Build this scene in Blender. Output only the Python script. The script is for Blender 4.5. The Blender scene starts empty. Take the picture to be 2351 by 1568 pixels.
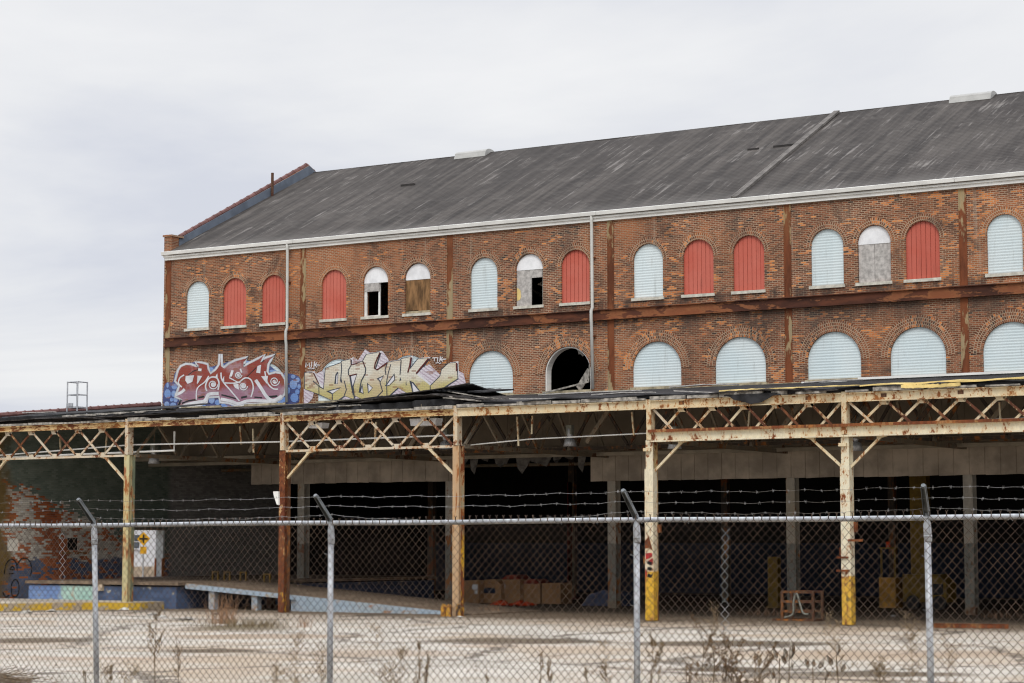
import bpy, bmesh, math, random
from mathutils import Vector, Matrix, noise as mnoise
random.seed(7)
rad = math.radians
scene = bpy.context.scene
COL = scene.collection

# ------------------------------------------------------------------ camera
YAW, PITCH, FPX = .558, .0933, 4900.0          # fitted to the building's grid
CAM = Vector((31.94, -59.35, 2.48))
cd = bpy.data.cameras.new("camera"); cam = bpy.data.objects.new("camera", cd); COL.objects.link(cam)
cd.sensor_width = 36; cd.lens = FPX / 2351 * 36
cd.clip_start = .5; cd.clip_end = 3000
cam.location = CAM; cam.rotation_euler = (rad(90) + PITCH, 0, YAW)
cd.dof.use_dof = True; cd.dof.focus_distance = 18.4; cd.dof.aperture_fstop = 14.0
scene.camera = cam
scene.cycles.filter_width = 1.1
FWD = Vector((-math.sin(YAW) * math.cos(PITCH), math.cos(YAW) * math.cos(PITCH), math.sin(PITCH)))
RGT = Vector((math.cos(YAW), math.sin(YAW), 0)); UPV = RGT.cross(FWD)

def at(u, v, axis, val):
    """measured photo point (2351 x 1568) -> the point on the real plane axis = val"""
    d = FWD * FPX + RGT * (u - 1175.5) - UPV * (v - 784)
    return CAM + d * ((val - CAM[axis]) / d[axis])

# ------------------------------------------------------------------ sky, sun, exposure
SUN_EL, SUN_ROT = rad(48), rad(150)
w = bpy.data.worlds.new("World"); scene.world = w; w.use_nodes = True
nt = w.node_tree; nt.nodes.clear()
def wn(t, **k):
    n = nt.nodes.new(t)
    for a, b in k.items(): setattr(n, a, b)
    return n
wo = wn('ShaderNodeOutputWorld'); bg = wn('ShaderNodeBackground'); bg.inputs['Strength'].default_value = .1
sky = wn('ShaderNodeTexSky', sky_type='NISHITA', sun_disc=False); sky.sun_elevation = SUN_EL; sky.sun_rotation = SUN_ROT
tc = wn('ShaderNodeTexCoord'); sx = wn('ShaderNodeSeparateXYZ'); nt.links.new(tc.outputs['Generated'], sx.inputs[0])
def wm(op, a, b=None):
    n = wn('ShaderNodeMath', operation=op)
    for i, q in enumerate((a, b)):
        if q is None: continue
        if isinstance(q, (int, float)): n.inputs[i].default_value = q
        else: nt.links.new(q, n.inputs[i])
    return n.outputs[0]
den = wm('ADD', wm('MAXIMUM', sx.outputs[2], 0.0), .10)
cx = wm('DIVIDE', sx.outputs[0], den); cy = wm('DIVIDE', sx.outputs[1], den)
cb = wn('ShaderNodeCombineXYZ'); nt.links.new(cx, cb.inputs[0]); nt.links.new(cy, cb.inputs[1])
cn = wn('ShaderNodeTexNoise'); cn.inputs['Scale'].default_value = .45; cn.inputs['Detail'].default_value = 7; cn.inputs['Roughness'].default_value = .52; cn.inputs['Distortion'].default_value = .5
nt.links.new(cb.outputs[0], cn.inputs['Vector'])
cr = wn('ShaderNodeValToRGB'); nt.links.new(cn.outputs['Fac'], cr.inputs[0])
cr.color_ramp.elements[0].position = .40; cr.color_ramp.elements[0].color = (6.5, 6.7, 7.4, 1)
cr.color_ramp.elements[1].position = .60; cr.color_ramp.elements[1].color = (9.2, 9.15, 9.1, 1)
e_ = cr.color_ramp.elements.new(.50); e_.color = (8.05, 8.1, 8.3, 1)
mx = wn('ShaderNodeMix', data_type='RGBA'); mx.inputs[0].default_value = .94
nt.links.new(sky.outputs[0], mx.inputs[6]); nt.links.new(cr.outputs[0], mx.inputs[7])
# an overcast sky is brighter overhead than at the horizon
zr = wn('ShaderNodeMapRange', interpolation_type='SMOOTHSTEP'); nt.links.new(sx.outputs[2], zr.inputs[0])
zr.inputs[1].default_value = .28; zr.inputs[2].default_value = .9; zr.inputs[3].default_value = 1.0; zr.inputs[4].default_value = 2.0
zv = wn('ShaderNodeVectorMath', operation='SCALE'); nt.links.new(mx.outputs[2], zv.inputs[0]); nt.links.new(zr.outputs[0], zv.inputs['Scale'])
nt.links.new(zv.outputs[0], bg.inputs[0]); nt.links.new(bg.outputs[0], wo.inputs[0])
sl = bpy.data.lights.new("sun", 'SUN'); sl.energy = 1.2; sl.angle = rad(20); sl.color = (1, .97, .92)
so = bpy.data.objects.new("sun", sl); COL.objects.link(so)
sd = Vector((math.sin(SUN_ROT) * math.cos(SUN_EL), math.cos(SUN_ROT) * math.cos(SUN_EL), math.sin(SUN_EL)))
so.rotation_euler = sd.to_track_quat('Z', 'Y').to_euler(); so.location = (0, -20, 60)
vs = scene.view_settings; vs.view_transform = 'Standard'; vs.look = 'None'; vs.exposure = 0.08; vs.gamma = 1

# ------------------------------------------------------------------ material helper
class Mat:
    def __init__(s, name, rough=.85, metal=0.0, spec=.3):
        s.m = bpy.data.materials.new(name); s.m.use_nodes = True
        s.nt = s.m.node_tree; s.b = s.nt.nodes['Principled BSDF']
        s.b.inputs['Roughness'].default_value = rough; s.b.inputs['Metallic'].default_value = metal
        s.b.inputs['Specular IOR Level'].default_value = spec
        s._pos = None
    def node(s, t, **k):
        n = s.nt.nodes.new(t)
        for a, b in k.items(): setattr(n, a, b)
        return n
    def put(s, sock, v):
        if v is None: return
        if hasattr(v, 'is_linked') or hasattr(v, 'links'): s.nt.links.new(v, sock)
        elif isinstance(v, (tuple, list)):
            sock.default_value = tuple(v) + ((1,) if len(v) == 3 and len(sock.default_value) == 4 else ())
        else: sock.default_value = v
    def math(s, op, a, b=None, c=None, clamp=False):
        n = s.node('ShaderNodeMath', operation=op, use_clamp=clamp)
        for i, q in enumerate((a, b, c)): s.put(n.inputs[i], q)
        return n.outputs[0]
    def mix(s, f, a, b, mode='MIX'):
        n = s.node('ShaderNodeMix', data_type='RGBA', blend_type=mode)
        s.put(n.inputs[0], f); s.put(n.inputs[6], a); s.put(n.inputs[7], b)
        return n.outputs[2]
    def pos(s):
        if s._pos is None: s._pos = s.node('ShaderNodeNewGeometry').outputs['Position']
        return s._pos
    def sep(s, v):
        n = s.node('ShaderNodeSeparateXYZ'); s.put(n.inputs[0], v); return n.outputs
    def comb(s, x, y, z):
        n = s.node('ShaderNodeCombineXYZ')
        for i, q in enumerate((x, y, z)): s.put(n.inputs[i], q)
        return n.outputs[0]
    def scl(s, v, t):
        n = s.node('ShaderNodeVectorMath', operation='MULTIPLY'); s.put(n.inputs[0], v); n.inputs[1].default_value = t
        return n.outputs[0]
    def noise(s, v, scale, detail=4, rough=.55, dist=0):
        n = s.node('ShaderNodeTexNoise'); s.put(n.inputs['Vector'], v)
        n.inputs['Scale'].default_value = scale; n.inputs['Detail'].default_value = detail
        n.inputs['Roughness'].default_value = rough; n.inputs['Distortion'].default_value = dist
        return n.outputs['Fac']
    def step(s, x, a, b, lo=0., hi=1.):
        n = s.node('ShaderNodeMapRange', interpolation_type='SMOOTHSTEP')
        s.put(n.inputs[0], x); n.inputs[1].default_value = a; n.inputs[2].default_value = b
        n.inputs[3].default_value = lo; n.inputs[4].default_value = hi
        return n.outputs[0]
    def wnoise(s, v, seed=0):
        n = s.node('ShaderNodeTexWhiteNoise', noise_dimensions='4D'); s.put(n.inputs[0], v); n.inputs['W'].default_value = seed
        return n.outputs[0]
    def color(s, c): s.put(s.b.inputs['Base Color'], c); return s
    def bump(s, h, strength=.4, dist=.02):
        n = s.node('ShaderNodeBump'); n.inputs['Strength'].default_value = strength; n.inputs['Distance'].default_value = dist
        s.put(n.inputs['Height'], h); s.nt.links.new(n.outputs[0], s.b.inputs['Normal']); return s
    def rough(s, r): s.put(s.b.inputs['Roughness'], r); return s

def hsv(c, k): return tuple(min(1, x * k) for x in c)
def plain(name, c, var=.25, scale=3., rough=.8, metal=0., spec=.3, stretch=(1, 1, 1)):
    m = Mat(name, rough, metal, spec); p = m.scl(m.pos(), stretch)
    n = m.noise(p, scale, 5, .6)
    m.color(m.mix(m.step(n, .3, .7), hsv(c, 1 - var), hsv(c, 1 + var))); return m.m
def rusty(name, paint, amt, scale=3.0, stretch=(1, 1, .45), low=None, lowz=1.3, lowcol=None, rust=(.21, .06, .02), rough=.75, halo_=.6, rust2=(.34, .13, .035)):
    """old paint with rust showing through; an optional second paint band below lowz"""
    m = Mat(name, rough); p = m.scl(m.pos(), stretch); z = m.sep(m.pos())[2]
    n1 = m.noise(p, scale, 8, .68); n2 = m.noise(p, scale * 4, 5, .6); n3 = m.noise(p, .6, 3)
    pc = m.mix(m.step(n2, .35, .7), hsv(paint, .78), paint)
    pc = m.mix(m.step(n3, .4, .7, 0, .45), pc, hsv((paint[0], paint[1] * .85, paint[2] * .62), .85))
    if lowcol:
        e = m.math('ADD', z, m.math('MULTIPLY', m.math('SUBTRACT', n1, .5), .25))
        pc = m.mix(m.step(e, lowz - .03, lowz + .03), m.mix(m.step(m.noise(m.scl(m.pos(), (1, 1, .6)), 13., 3, .6), .57, .62, 0, .9), m.mix(m.step(n2, .35, .7), hsv(lowcol, .8), lowcol), (.10, .075, .045)), pc)
    rc = m.mix(m.step(n2, .35, .65), hsv(rust, .5), m.mix(m.step(n3, .45, .6), rust, rust2))
    t = m.math('ADD', m.math('MULTIPLY', n1, .72), m.math('MULTIPLY', n2, .28))
    k = .5 + (.5 - amt) * .26
    n4 = m.noise(m.scl(m.pos(), (5, 5, 1.1)), 2.2, 4, .6)
    halo = m.step(m.math('ADD', t, m.math('MULTIPLY', m.math('SUBTRACT', n4, .5), .16)), k - .08, k + .01, 0, halo_)
    pc = m.mix(halo, pc, m.mix(n2, (.36, .165, .05), (.55, .31, .12)))
    f = m.step(t, k - .015, k + .03)
    m.color(m.mix(f, pc, rc)); m.bump(t, .35, .01); return m.m

def bricknodes(m, u, v, bw=.205, bh=.0677, mort=.016):
    r = m.math('DIVIDE', v, bh); row = m.math('FLOOR', r)
    uu = m.math('ADD', m.math('DIVIDE', u, bw), m.math('MULTIPLY', m.math('MODULO', m.math('ABSOLUTE', row), 2.), .5))
    colm = m.math('FLOOR', uu); fu = m.math('FRACT', uu); fv = m.math('FRACT', r)
    du = m.math('MULTIPLY', m.math('MINIMUM', fu, m.math('SUBTRACT', 1., fu)), bw)
    dv = m.math('MULTIPLY', m.math('MINIMUM', fv, m.math('SUBTRACT', 1., fv)), bh)
    d = m.math('MINIMUM', du, dv)
    body = m.step(d, mort * .35, mort * .75)
    cell = m.comb(colm, row, 0.)
    return body, m.wnoise(cell, 0), m.wnoise(cell, 3.7), m.comb(m.math('MULTIPLY', colm, bw), m.math('MULTIPLY', row, bh), 0.)

def brickmat(name, plane):
    m = Mat(name, .9); 
    if plane == 'uv':
        uvn = m.node('ShaderNodeUVMap'); o = m.sep(uvn.outputs[0]); u, v = o[0], o[1]
    else:
        o = m.sep(m.pos()); u, v = (o[0], o[2]) if plane == 'xz' else (o[1], o[2])
    wp = m.pos(); z = m.sep(wp)[2]
    body, r1, r2, cell = bricknodes(m, u, v) if plane != 'uv' else bricknodes(m, u, v, .0677 * 1.15, .112, .019)
    cc = cell if plane != 'uv' else wp
    n_big = m.noise(wp, .33, 4, .6); n_mid = m.noise(cc, 1.1, 4, .65); n_f = m.noise(cc, 2.3, 3, .6)
    base = m.mix(m.step(r1, .0, 1.), (.11, .041, .021), (.285, .101, .047))
    base = m.mix(m.step(m.math('ADD', r2, m.math('MULTIPLY', m.math('SUBTRACT', n_mid, .5), 2.2)), .90, 1.12), base, (.045, .031, .026))   # soot-dark bricks
    base = m.mix(m.step(n_f, .5, .72, 0, .4), base, (.26, .10, .05))
    wt = m.noise(wp, .26, 5, .65, .5); base = m.mix(m.step(wt, .50, .66, 0, .6), base, (.46, .165, .062)); base = m.mix(m.step(m.noise(wp, .37, 4, .6), .56, .70, 0, .45), base, (.36, .20, .125))
    # spalled faces: bright orange bricks in clusters
    n_pat = m.noise(wp, .21, 2, .5)
    t = m.math('ADD', m.math('ADD', m.math('MULTIPLY', r1, .24), m.math('MULTIPLY', n_mid, .9)), m.math('MULTIPLY', m.math('SUBTRACT', n_pat, .5), .55))
    spall = m.step(t, .705, .73)
    base = m.mix(spall, base, m.mix(r2, (.48, .145, .042), (.66, .26, .085)))
    mortar = m.mix(m.step(n_big, .4, .65), (.34, .245, .165), (.52, .395, .28)) if plane != 'uv' else m.mix(n_big, (.36, .26, .175), (.50, .375, .26))
    c = m.mix(body, mortar, base)
    zb_ = m.math('MULTIPLY', m.math('MULTIPLY', m.step(z, 9.9, 10.75), m.step(z, 10.83, 10.80)), m.step(m.noise(m.scl(wp, (1, 1, .25)), 1.3, 5, .65), .36, .60))
    zs_ = m.math('MULTIPLY', m.math('MULTIPLY', m.step(z, 11.62, 11.42), m.step(z, 11.15, 11.2)), m.step(m.noise(m.scl(wp, (1.6, 1, .2)), 1.2, 5, .65), .42, .60))
    c = m.mix(m.math('MULTIPLY', m.math('MAXIMUM', zb_, zs_), .72), c, (.045, .034, .029))
    # grime: washed down below the belt and the sills
    g = m.step(m.noise(m.scl(wp, (1, 1, .35)), .8, 5, .65), .50, .74, 0, .6)
    c = m.mix(g, c, (.075, .055, .045))
    c = m.mix(m.step(m.noise(wp, .42, 6, .7, .8), .54, .68, 0, .62), c, (.050, .037, .031))     # soot
    c = m.mix(m.step(m.noise(m.scl(wp, (4.5, 4.5, .22)), .9, 4, .6), .60, .72, 0, .35), c, (.42, .33, .25))   # lime runs
    m.color(c); m.bump(body, .5, .01); return m.m

M = {}
M['brick'] = brickmat('brick_wall', 'xz')
M['brick_side'] = brickmat('brick_wall_side', 'yz')
M['brick_arch'] = brickmat('brick_arch_ring', 'uv')
def panelmat(name, c, dirt, fade):
    m = Mat(name, .5); p = m.pos(); n = m.noise(p, .55, 4, .6); run = m.noise(m.scl(p, (5.5, 1, .5)), 1.1, 6, .65); o = m.sep(p)
    pane = m.wnoise(m.comb(m.math('FLOOR', m.math('DIVIDE', m.math('ADD', o[0], .35), 1.04)), 0., 0.), 2.)
    k = m.mix(m.step(n, .35, .65), c, fade); k = m.mix(m.math('MULTIPLY', pane, .45), k, hsv(c, .84))
    k = m.mix(m.step(run, .56, .74, 0, .55), k, dirt); m.color(k); return m.m
M['blue_panel'] = panelmat('pale_blue_siding', (.64, .745, .775), (.40, .43, .42), (.69, .765, .78))
M['red_panel'] = panelmat('red_ribbed_metal', (.53, .112, .074), (.34, .085, .06), (.57, .155, .112))
M['white_board'] = plain('white_painted_board', (.82, .83, .85), .1, 2.5, .7)
M['grey_board'] = plain('grey_weathered_board', (.44, .42, .40), .3, 6, .85)
M['ply'] = plain('brown_plywood', (.21, .115, .05), .6, 2.6, .85, stretch=(2.2, 1, .5))
M['white_trim'] = plain('chalky_white_trim', (.82, .82, .79), .1, 2.0, .7, stretch=(.6, 1, 2))
M['sill'] = plain('stone_sill', (.56, .54, .47), .25, 4, .9)
M['sill_low'] = plain('weathered_ledge', (.36, .31, .21), .5, 3.5, .9)
M['flash'] = plain('slate_flashing', (.125, .15, .19), .2, 1.5, .5)
M['coping'] = plain('terracotta_coping', (.155, .075, .068), .3, 2.5, .7)
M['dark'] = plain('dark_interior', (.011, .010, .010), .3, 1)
M['black_roofing'] = plain('black_roofing_felt', (.022, .022, .024), .5, 3, .8)
M['torn_felt'] = plain('charred_boarding', (.035, .030, .027), .7, 5, .85)
M['grey_wood'] = plain('grey_rotten_wood', (.30, .28, .25), .55, 6, .9)
M['galv'] = Mat('galvanised_steel', .45, .35, .5)
_g = M['galv']; _n = _g.noise(_g.scl(_g.pos(), (6, 6, 1.2)), 4, 6, .6)
M['galv'].color(_g.mix(_g.step(_n, .35, .7), (.36, .38, .41), (.60, .62, .65))); M['galv'] = _g.m
M['galv_dark'] = plain('dull_galvanised_arm', (.16, .175, .185), .35, 8, .5, .4, .5)
M['downpipe'] = plain('pale_painted_pipe', (.55, .55, .52), .12, 1.2, .55)
M['wire'] = plain('rusty_fence_wire', (.078, .052, .036), .6, 9, .42, .45, .6)
M['new_wire'] = plain('bright_fence_wire', (.36, .37, .38), .15, 9, .4, .5, .5)
M['barb'] = plain('barbed_wire_steel', (.31, .31, .31), .3, 14, .45, .4, .5)
M['rust'] = rusty('rusted_steel', (.30, .14, .06), .75, 1.6)
M['rust_dark'] = rusty('deep_rust_steel', (.10, .05, .032), .55, 2.0, rust=(.085, .032, .018), halo_=.15)
M['pil'] = rusty('pilaster_steel', (.40, .33, .20), .62, .75, (1, 1, .3), rust=(.20, .058, .020), halo_=.3, rust2=(.21, .075, .028))
M['belt'] = rusty('belt_steel', (.28, .10, .045), .62, .9, (.35, 1, 1), rust=(.075, .026, .015), halo_=.15, rust2=(.13, .042, .02))
M['cream'] = rusty('cream_paint_rusting', (.76, .66, .46), .30, 3.2, (1, 1, .6), rust=(.24, .085, .028))
M['cream_rust'] = rusty('ochre_paint_much_rust', (.72, .55, .29), .50, 2.6, (.6, 1, 1.3), rust=(.19, .062, .022))
M['truss_paint'] = rusty('truss_paint_rusting', (.68, .60, .47), .30, 2.2, (1, 1, 1), rust=(.16, .055, .028))
M['truss_rust'] = rusty('truss_deep_rust', (.50, .36, .22), .72, 2.4, rust=(.13, .045, .022), halo_=.3, rust2=(.20, .075, .03))
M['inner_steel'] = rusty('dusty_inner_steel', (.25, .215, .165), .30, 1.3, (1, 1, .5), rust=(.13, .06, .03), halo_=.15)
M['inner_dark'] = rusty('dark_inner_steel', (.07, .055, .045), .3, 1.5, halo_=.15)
M['inner_pale'] = plain('pale_inner_beam', (.36, .315, .25), .2, 2)
M['torn_rag'] = plain('torn_grey_lining', (.15, .14, .13), .4, 4)
M['col_cream'] = rusty('white_column_yellow_foot', (.80, .73, .55), .20, 3.4, (1, 1, .45), lowcol=(.80, .47, .04), lowz=1.55)
M['col_yellow2'] = rusty('white_column_ochre_foot', (.81, .76, .59), .20, 4.0, (1, 1, .5), lowcol=(.78, .47, .06), lowz=1.45)
M['col_rust'] = rusty('rust_column', (.60, .36, .17), .80, 3.0, (1, 1, .6), lowcol=(.72, .38, .03), lowz=1.35, rust=(.145, .038, .015), halo_=.3, rust2=(.22, .07, .022))
M['col_tan'] = rusty('tan_column', (.56, .39, .24), .26, 2.0, (1.6, 1, .25), rust=(.30, .12, .045), halo_=.4)
M['col_pale'] = rusty('pale_yellow_column', (.62, .57, .33), .36, 1.5, (1, 1, .35), rust=(.30, .11, .05))
M['col_green'] = rusty('green_grey_flange', (.17, .20, .14), .35, 1.5, (1, 1, .4))
M['flange_a'] = rusty('ochre_flange_yellow_patch', (.42, .36, .24), .42, 2.0, (1, 1, .5), lowcol=(.72, .42, .03), lowz=2.7)
M['flange_b'] = rusty('ochre_flange_yellow_foot', (.55, .42, .22), .45, 2.0, (1, 1, .5), lowcol=(.70, .38, .03), lowz=1.55)
M['yellow_flange'] = rusty('yellow_flange', (.68, .36, .03), .45, 2.6, (1, 1, .6), rust=(.09, .05, .03))
M['inner_col'] = rusty('dusty_white_column', (.50, .47, .41), .18, 1.3, (1, 1, .5), lowcol=(.24, .24, .21), lowz=2.4, halo_=.15)
M['lintel'] = plain('dusty_beige_siding', (.45, .38, .305), .3, .9, .85)
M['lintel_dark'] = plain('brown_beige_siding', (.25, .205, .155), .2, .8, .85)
M['yellow'] = plain('safety_yellow_paint', (.17, .10, .008), .3, 4, .6)
M['cardboard'] = plain('brown_cardboard', (.36, .20, .095), .14, 2.5, .9)
M['paper'] = plain('white_paper', (.75, .75, .76), .05, 4)
M['black'] = plain('black_paint', (.012, .012, .012), .2, 4, .6)
M['box_red'] = plain('dark_red_box_edge', (.20, .035, .02), .3, 5, .9)
M['red_cloth'] = plain('orange_red_cloth', (.62, .07, .02), .3, 6, .9)
M['blue_paint'] = plain('blue_paint', (.016, .026, .05), .2, 2)
M['blue_beam'] = rusty('pale_blue_beam', (.40, .50, .60), .22, 1.6, (.5, 1, 1), rust=(.42, .36, .28), halo_=.15)
M['platform_top'] = plain('worn_timber_deck', (.21, .155, .11), .35, 2.2, .9)
M['house'] = plain('white_clapboard', (.80, .81, .83), .04, 1)
M['tan_stone'] = plain('tan_stone', (.46, .37, .27), .3, 3)
M['glass'] = plain('dark_window_glass', (.10, .12, .14), .2, 1, .15, 0, .6)
M['stalk'] = plain('dry_brown_stalk', (.17, .115, .065), .4, 20, .9)
M['seed'] = plain('dry_tan_seed_heads', (.23, .155, .08), .45, 25, .95)
M['leaf'] = plain('dead_brown_leaves', (.16, .095, .045), .6, 18, .85)
M['pod_out'] = plain('grey_milkweed_pod', (.42, .37, .31), .4, 30, .9)
M['pod_in'] = plain('brown_pod_lining', (.30, .17, .08), .4, 30, .8)
M['straw'] = plain('pale_straw', (.30, .22, .13), .4, 20, .95)
M['red_grass'] = plain('reddish_dry_grass', (.30, .17, .095), .4, 12, .95)
M['moss'] = plain('olive_dry_grass', (.17, .125, .065), .45, 5, .95)
M['litter'] = plain('pale_litter', (.66, .65, .62), .15, 9)
M['insul'] = plain('yellow_insulation', (.72, .55, .22), .2, 2, .9)
M['hose'] = plain('greenish_grey_pipe', (.20, .205, .175), .2, 8, .6)

def roofmat():
    m = Mat('weathered_metal_roof', .8); p = m.pos(); o = m.sep(p)
    st = m.noise(m.comb(m.math('MULTIPLY', o[0], 1.6), m.math('MULTIPLY', o[1], .09), 0.), 1.3, 7, .7)
    st2 = m.noise(m.comb(m.math('MULTIPLY', o[0], 5.), m.math('MULTIPLY', o[1], .35), 3.), 1.0, 5, .65)
    big = m.noise(p, .11, 4, .6); big2 = m.noise(p, .45, 5, .65)
    c = m.mix(m.step(st, .36, .66), (.026, .022, .020), (.088, .077, .069))
    c = m.mix(m.step(big, .42, .62, 0, .55), c, (.040, .034, .031))
    c = m.mix(m.step(m.math('MULTIPLY', st2, m.math('ADD', big2, .5)), .56, .74, 0, .75), c, (.24, .222, .208))
    c = m.mix(m.step(m.noise(p, .9, 6, .7, .6), .52, .70, 0, .5), c, (.115, .103, .094))
    c = m.mix(m.step(m.noise(m.scl(p, (1, .5, 1)), .28, 5, .65, 1.), .54, .68, 0, .5), c, (.030, .026, .024))
    c = m.mix(m.step(o[1], 11.6, 10.4, 0, .35), c, (.17, .16, .15))           # paler washed strip along the eave
    m.color(c)
    lap = m.math('FRACT', m.math('ADD', m.math('DIVIDE', o[1], 1.72), m.math('MULTIPLY', m.math('FLOOR', m.math('DIVIDE', o[0], 7.3)), .37)))
    c = m.mix(m.math('MULTIPLY', m.step(lap, .05, .01), m.step(big2, .46, .60, 0, .55)), c, (.026, .024, .023)); c = m.mix(m.math('MULTIPLY', m.math('MULTIPLY', m.step(lap, .06, .10), m.step(lap, .34, .10)), .08), c, (.16, .147, .135)); m.color(c)
    rib = m.math('SINE', m.math('MULTIPLY', o[1], 34.)); m.bump(rib, .25, .02); return m.m
M['roof'] = roofmat()
M['patch_dark'] = plain('dark_roof_patch', (.035, .032, .031), .3, 3)
M['patch_pale'] = plain('pale_roof_patch', (.12, .11, .10), .4, 3)
M['ridge_strip'] = plain('pale_seam_strip', (.15, .138, .128), .3, 3)
M['vent_metal'] = plain('pale_ridge_vent', (.40, .40, .385), .1, 2, .5)

def groundmat():
    m = Mat('stained_concrete', .9); p = m.pos(); o = m.sep(p)
    n1 = m.noise(p, .16, 5, .6); n2 = m.noise(p, .55, 6, .65); n3 = m.noise(p, 2.6, 5, .65); n4 = m.noise(m.scl(p, (1, 1, 1)), 9., 3)
    c = m.mix(m.step(n2, .3, .7), (.37, .335, .28), (.595, .56, .50))
    c = m.mix(m.step(n1, .44, .62, 0, .75), c, (.40, .305, .21))
    c = m.mix(m.step(m.math('ADD', m.math('MULTIPLY', n2, .6), m.math('MULTIPLY', n3, .4)), .53, .63, 0, .75), c, (.27, .205, .145))
    n5 = m.noise(p, 1.1, 8, .75, 1.2)
    c = m.mix(m.step(n5, .56, .66, 0, .6), c, (.30, .25, .20)); c = m.mix(m.step(n5, .42, .34, 0, .5), c, (.70, .66, .60))
    # old stains where water stands
    def ell(u, v, hw, hd, strength, col):
        nonlocal c
        q = at(u, v, 2, 0.0)
        dx = m.math('SUBTRACT', o[0], q.x); dy = m.math('SUBTRACT', o[1], q.y)
        a = m.math('ADD', m.math('MULTIPLY', dx, RGT.x), m.math('MULTIPLY', dy, RGT.y))
        b = m.math('SUBTRACT', m.math('MULTIPLY', dy, RGT.x), m.math('MULTIPLY', dx, RGT.y))
        rr = m.math('ADD', m.math('POWER', m.math('DIVIDE', a, hw), 2.), m.math('POWER', m.math('DIVIDE', b, hd), 2.))
        rr = m.math('ADD', rr, m.math('MULTIPLY', m.math('SUBTRACT', n2, .5), 2.2))
        c = m.mix(m.step(rr, 1.6, .25, 0, strength), c, col)
    dk = (.105, .075, .046)
    ell(550, 1442, 1.7, 1.70, .95, (.13, .10, .055)); ell(1180, 1471, 2.3, 1.70, .95, dk); ell(1690, 1478, 2.6, 1.53, .95, dk)
    ell(600, 1462, 2.6, 1.5, .7, (.30, .21, .13)); ell(60, 1470, 2.2, 1.36, .95, dk); ell(2050, 1500, 3.5, 1.8, .65, (.34, .25, .17))
    ell(480, 1494, 1.3, 0.85, .95, dk); ell(860, 1500, 2.4, 1.6, .65, (.33, .24, .16)); ell(250, 1512, 1.6, .7, .55, (.33, .22, .14))
    ell(1690, 1537, 1.6, 0.77, .95, dk); ell(1450, 1517, 1.5, .6, .4, (.33, .25, .17)); ell(1980, 1548, 2.0, 0.85, .95, dk)
    ell(500, 1425, 5.0, 1.6, .55, (.30, .235, .165)); ell(1290, 1427, 1.0, .5, .8, dk)
    # earth and dust covering the slab from the canopy line inwards
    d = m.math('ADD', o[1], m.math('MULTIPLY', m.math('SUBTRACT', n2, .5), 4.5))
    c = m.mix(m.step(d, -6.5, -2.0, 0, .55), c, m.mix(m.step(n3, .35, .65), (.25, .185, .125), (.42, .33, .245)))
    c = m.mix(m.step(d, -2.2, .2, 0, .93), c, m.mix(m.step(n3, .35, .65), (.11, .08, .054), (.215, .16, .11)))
    # cracks and joints
    vo = m.node('ShaderNodeTexVoronoi', feature='DISTANCE_TO_EDGE'); vo.inputs['Scale'].default_value = .13
    wp = m.node('ShaderNodeVectorMath', operation='ADD'); m.put(wp.inputs[0], p)
    m.put(wp.inputs[1], m.scl(m.comb(n2, n3, 0.), (2.4, 2.4, 0))); m.nt.links.new(wp.outputs[0], vo.inputs['Vector'])
    cr = m.step(vo.outputs[0], .026, .008, 0, .85)
    c = m.mix(cr, c, (.10, .08, .06))
    c = m.mix(m.step(n4, .66, .74, 0, .7), c, (.16, .125, .09))
    for ax, stp, of in ((0, 6.1, 2.0), (1, 5.3, 1.2)):
        fr = m.math('FRACT', m.math('DIVIDE', m.math('ADD', m.math('ADD', o[ax], m.math('MULTIPLY', n3, .12)), 600. + of), stp))
        jn = m.step(m.math('MULTIPLY', m.math('MINIMUM', fr, m.math('SUBTRACT', 1., fr)), stp), .085, .03, 0, .8)
        c = m.mix(m.math('MULTIPLY', jn, m.step(n2, .40, .5)), c, (.13, .10, .07))
    # the verge by the fence is earth
    c = m.mix(m.step(m.math('ADD', o[1], m.math('MULTIPLY', n2, 2.)), -32.0, -34.5), c, (.20, .155, .10))
    m.color(c); m.bump(m.math('ADD', n3, m.math('MULTIPLY', cr, -1.)), .35, .03); return m.m
M['ground'] = groundmat()

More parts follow.
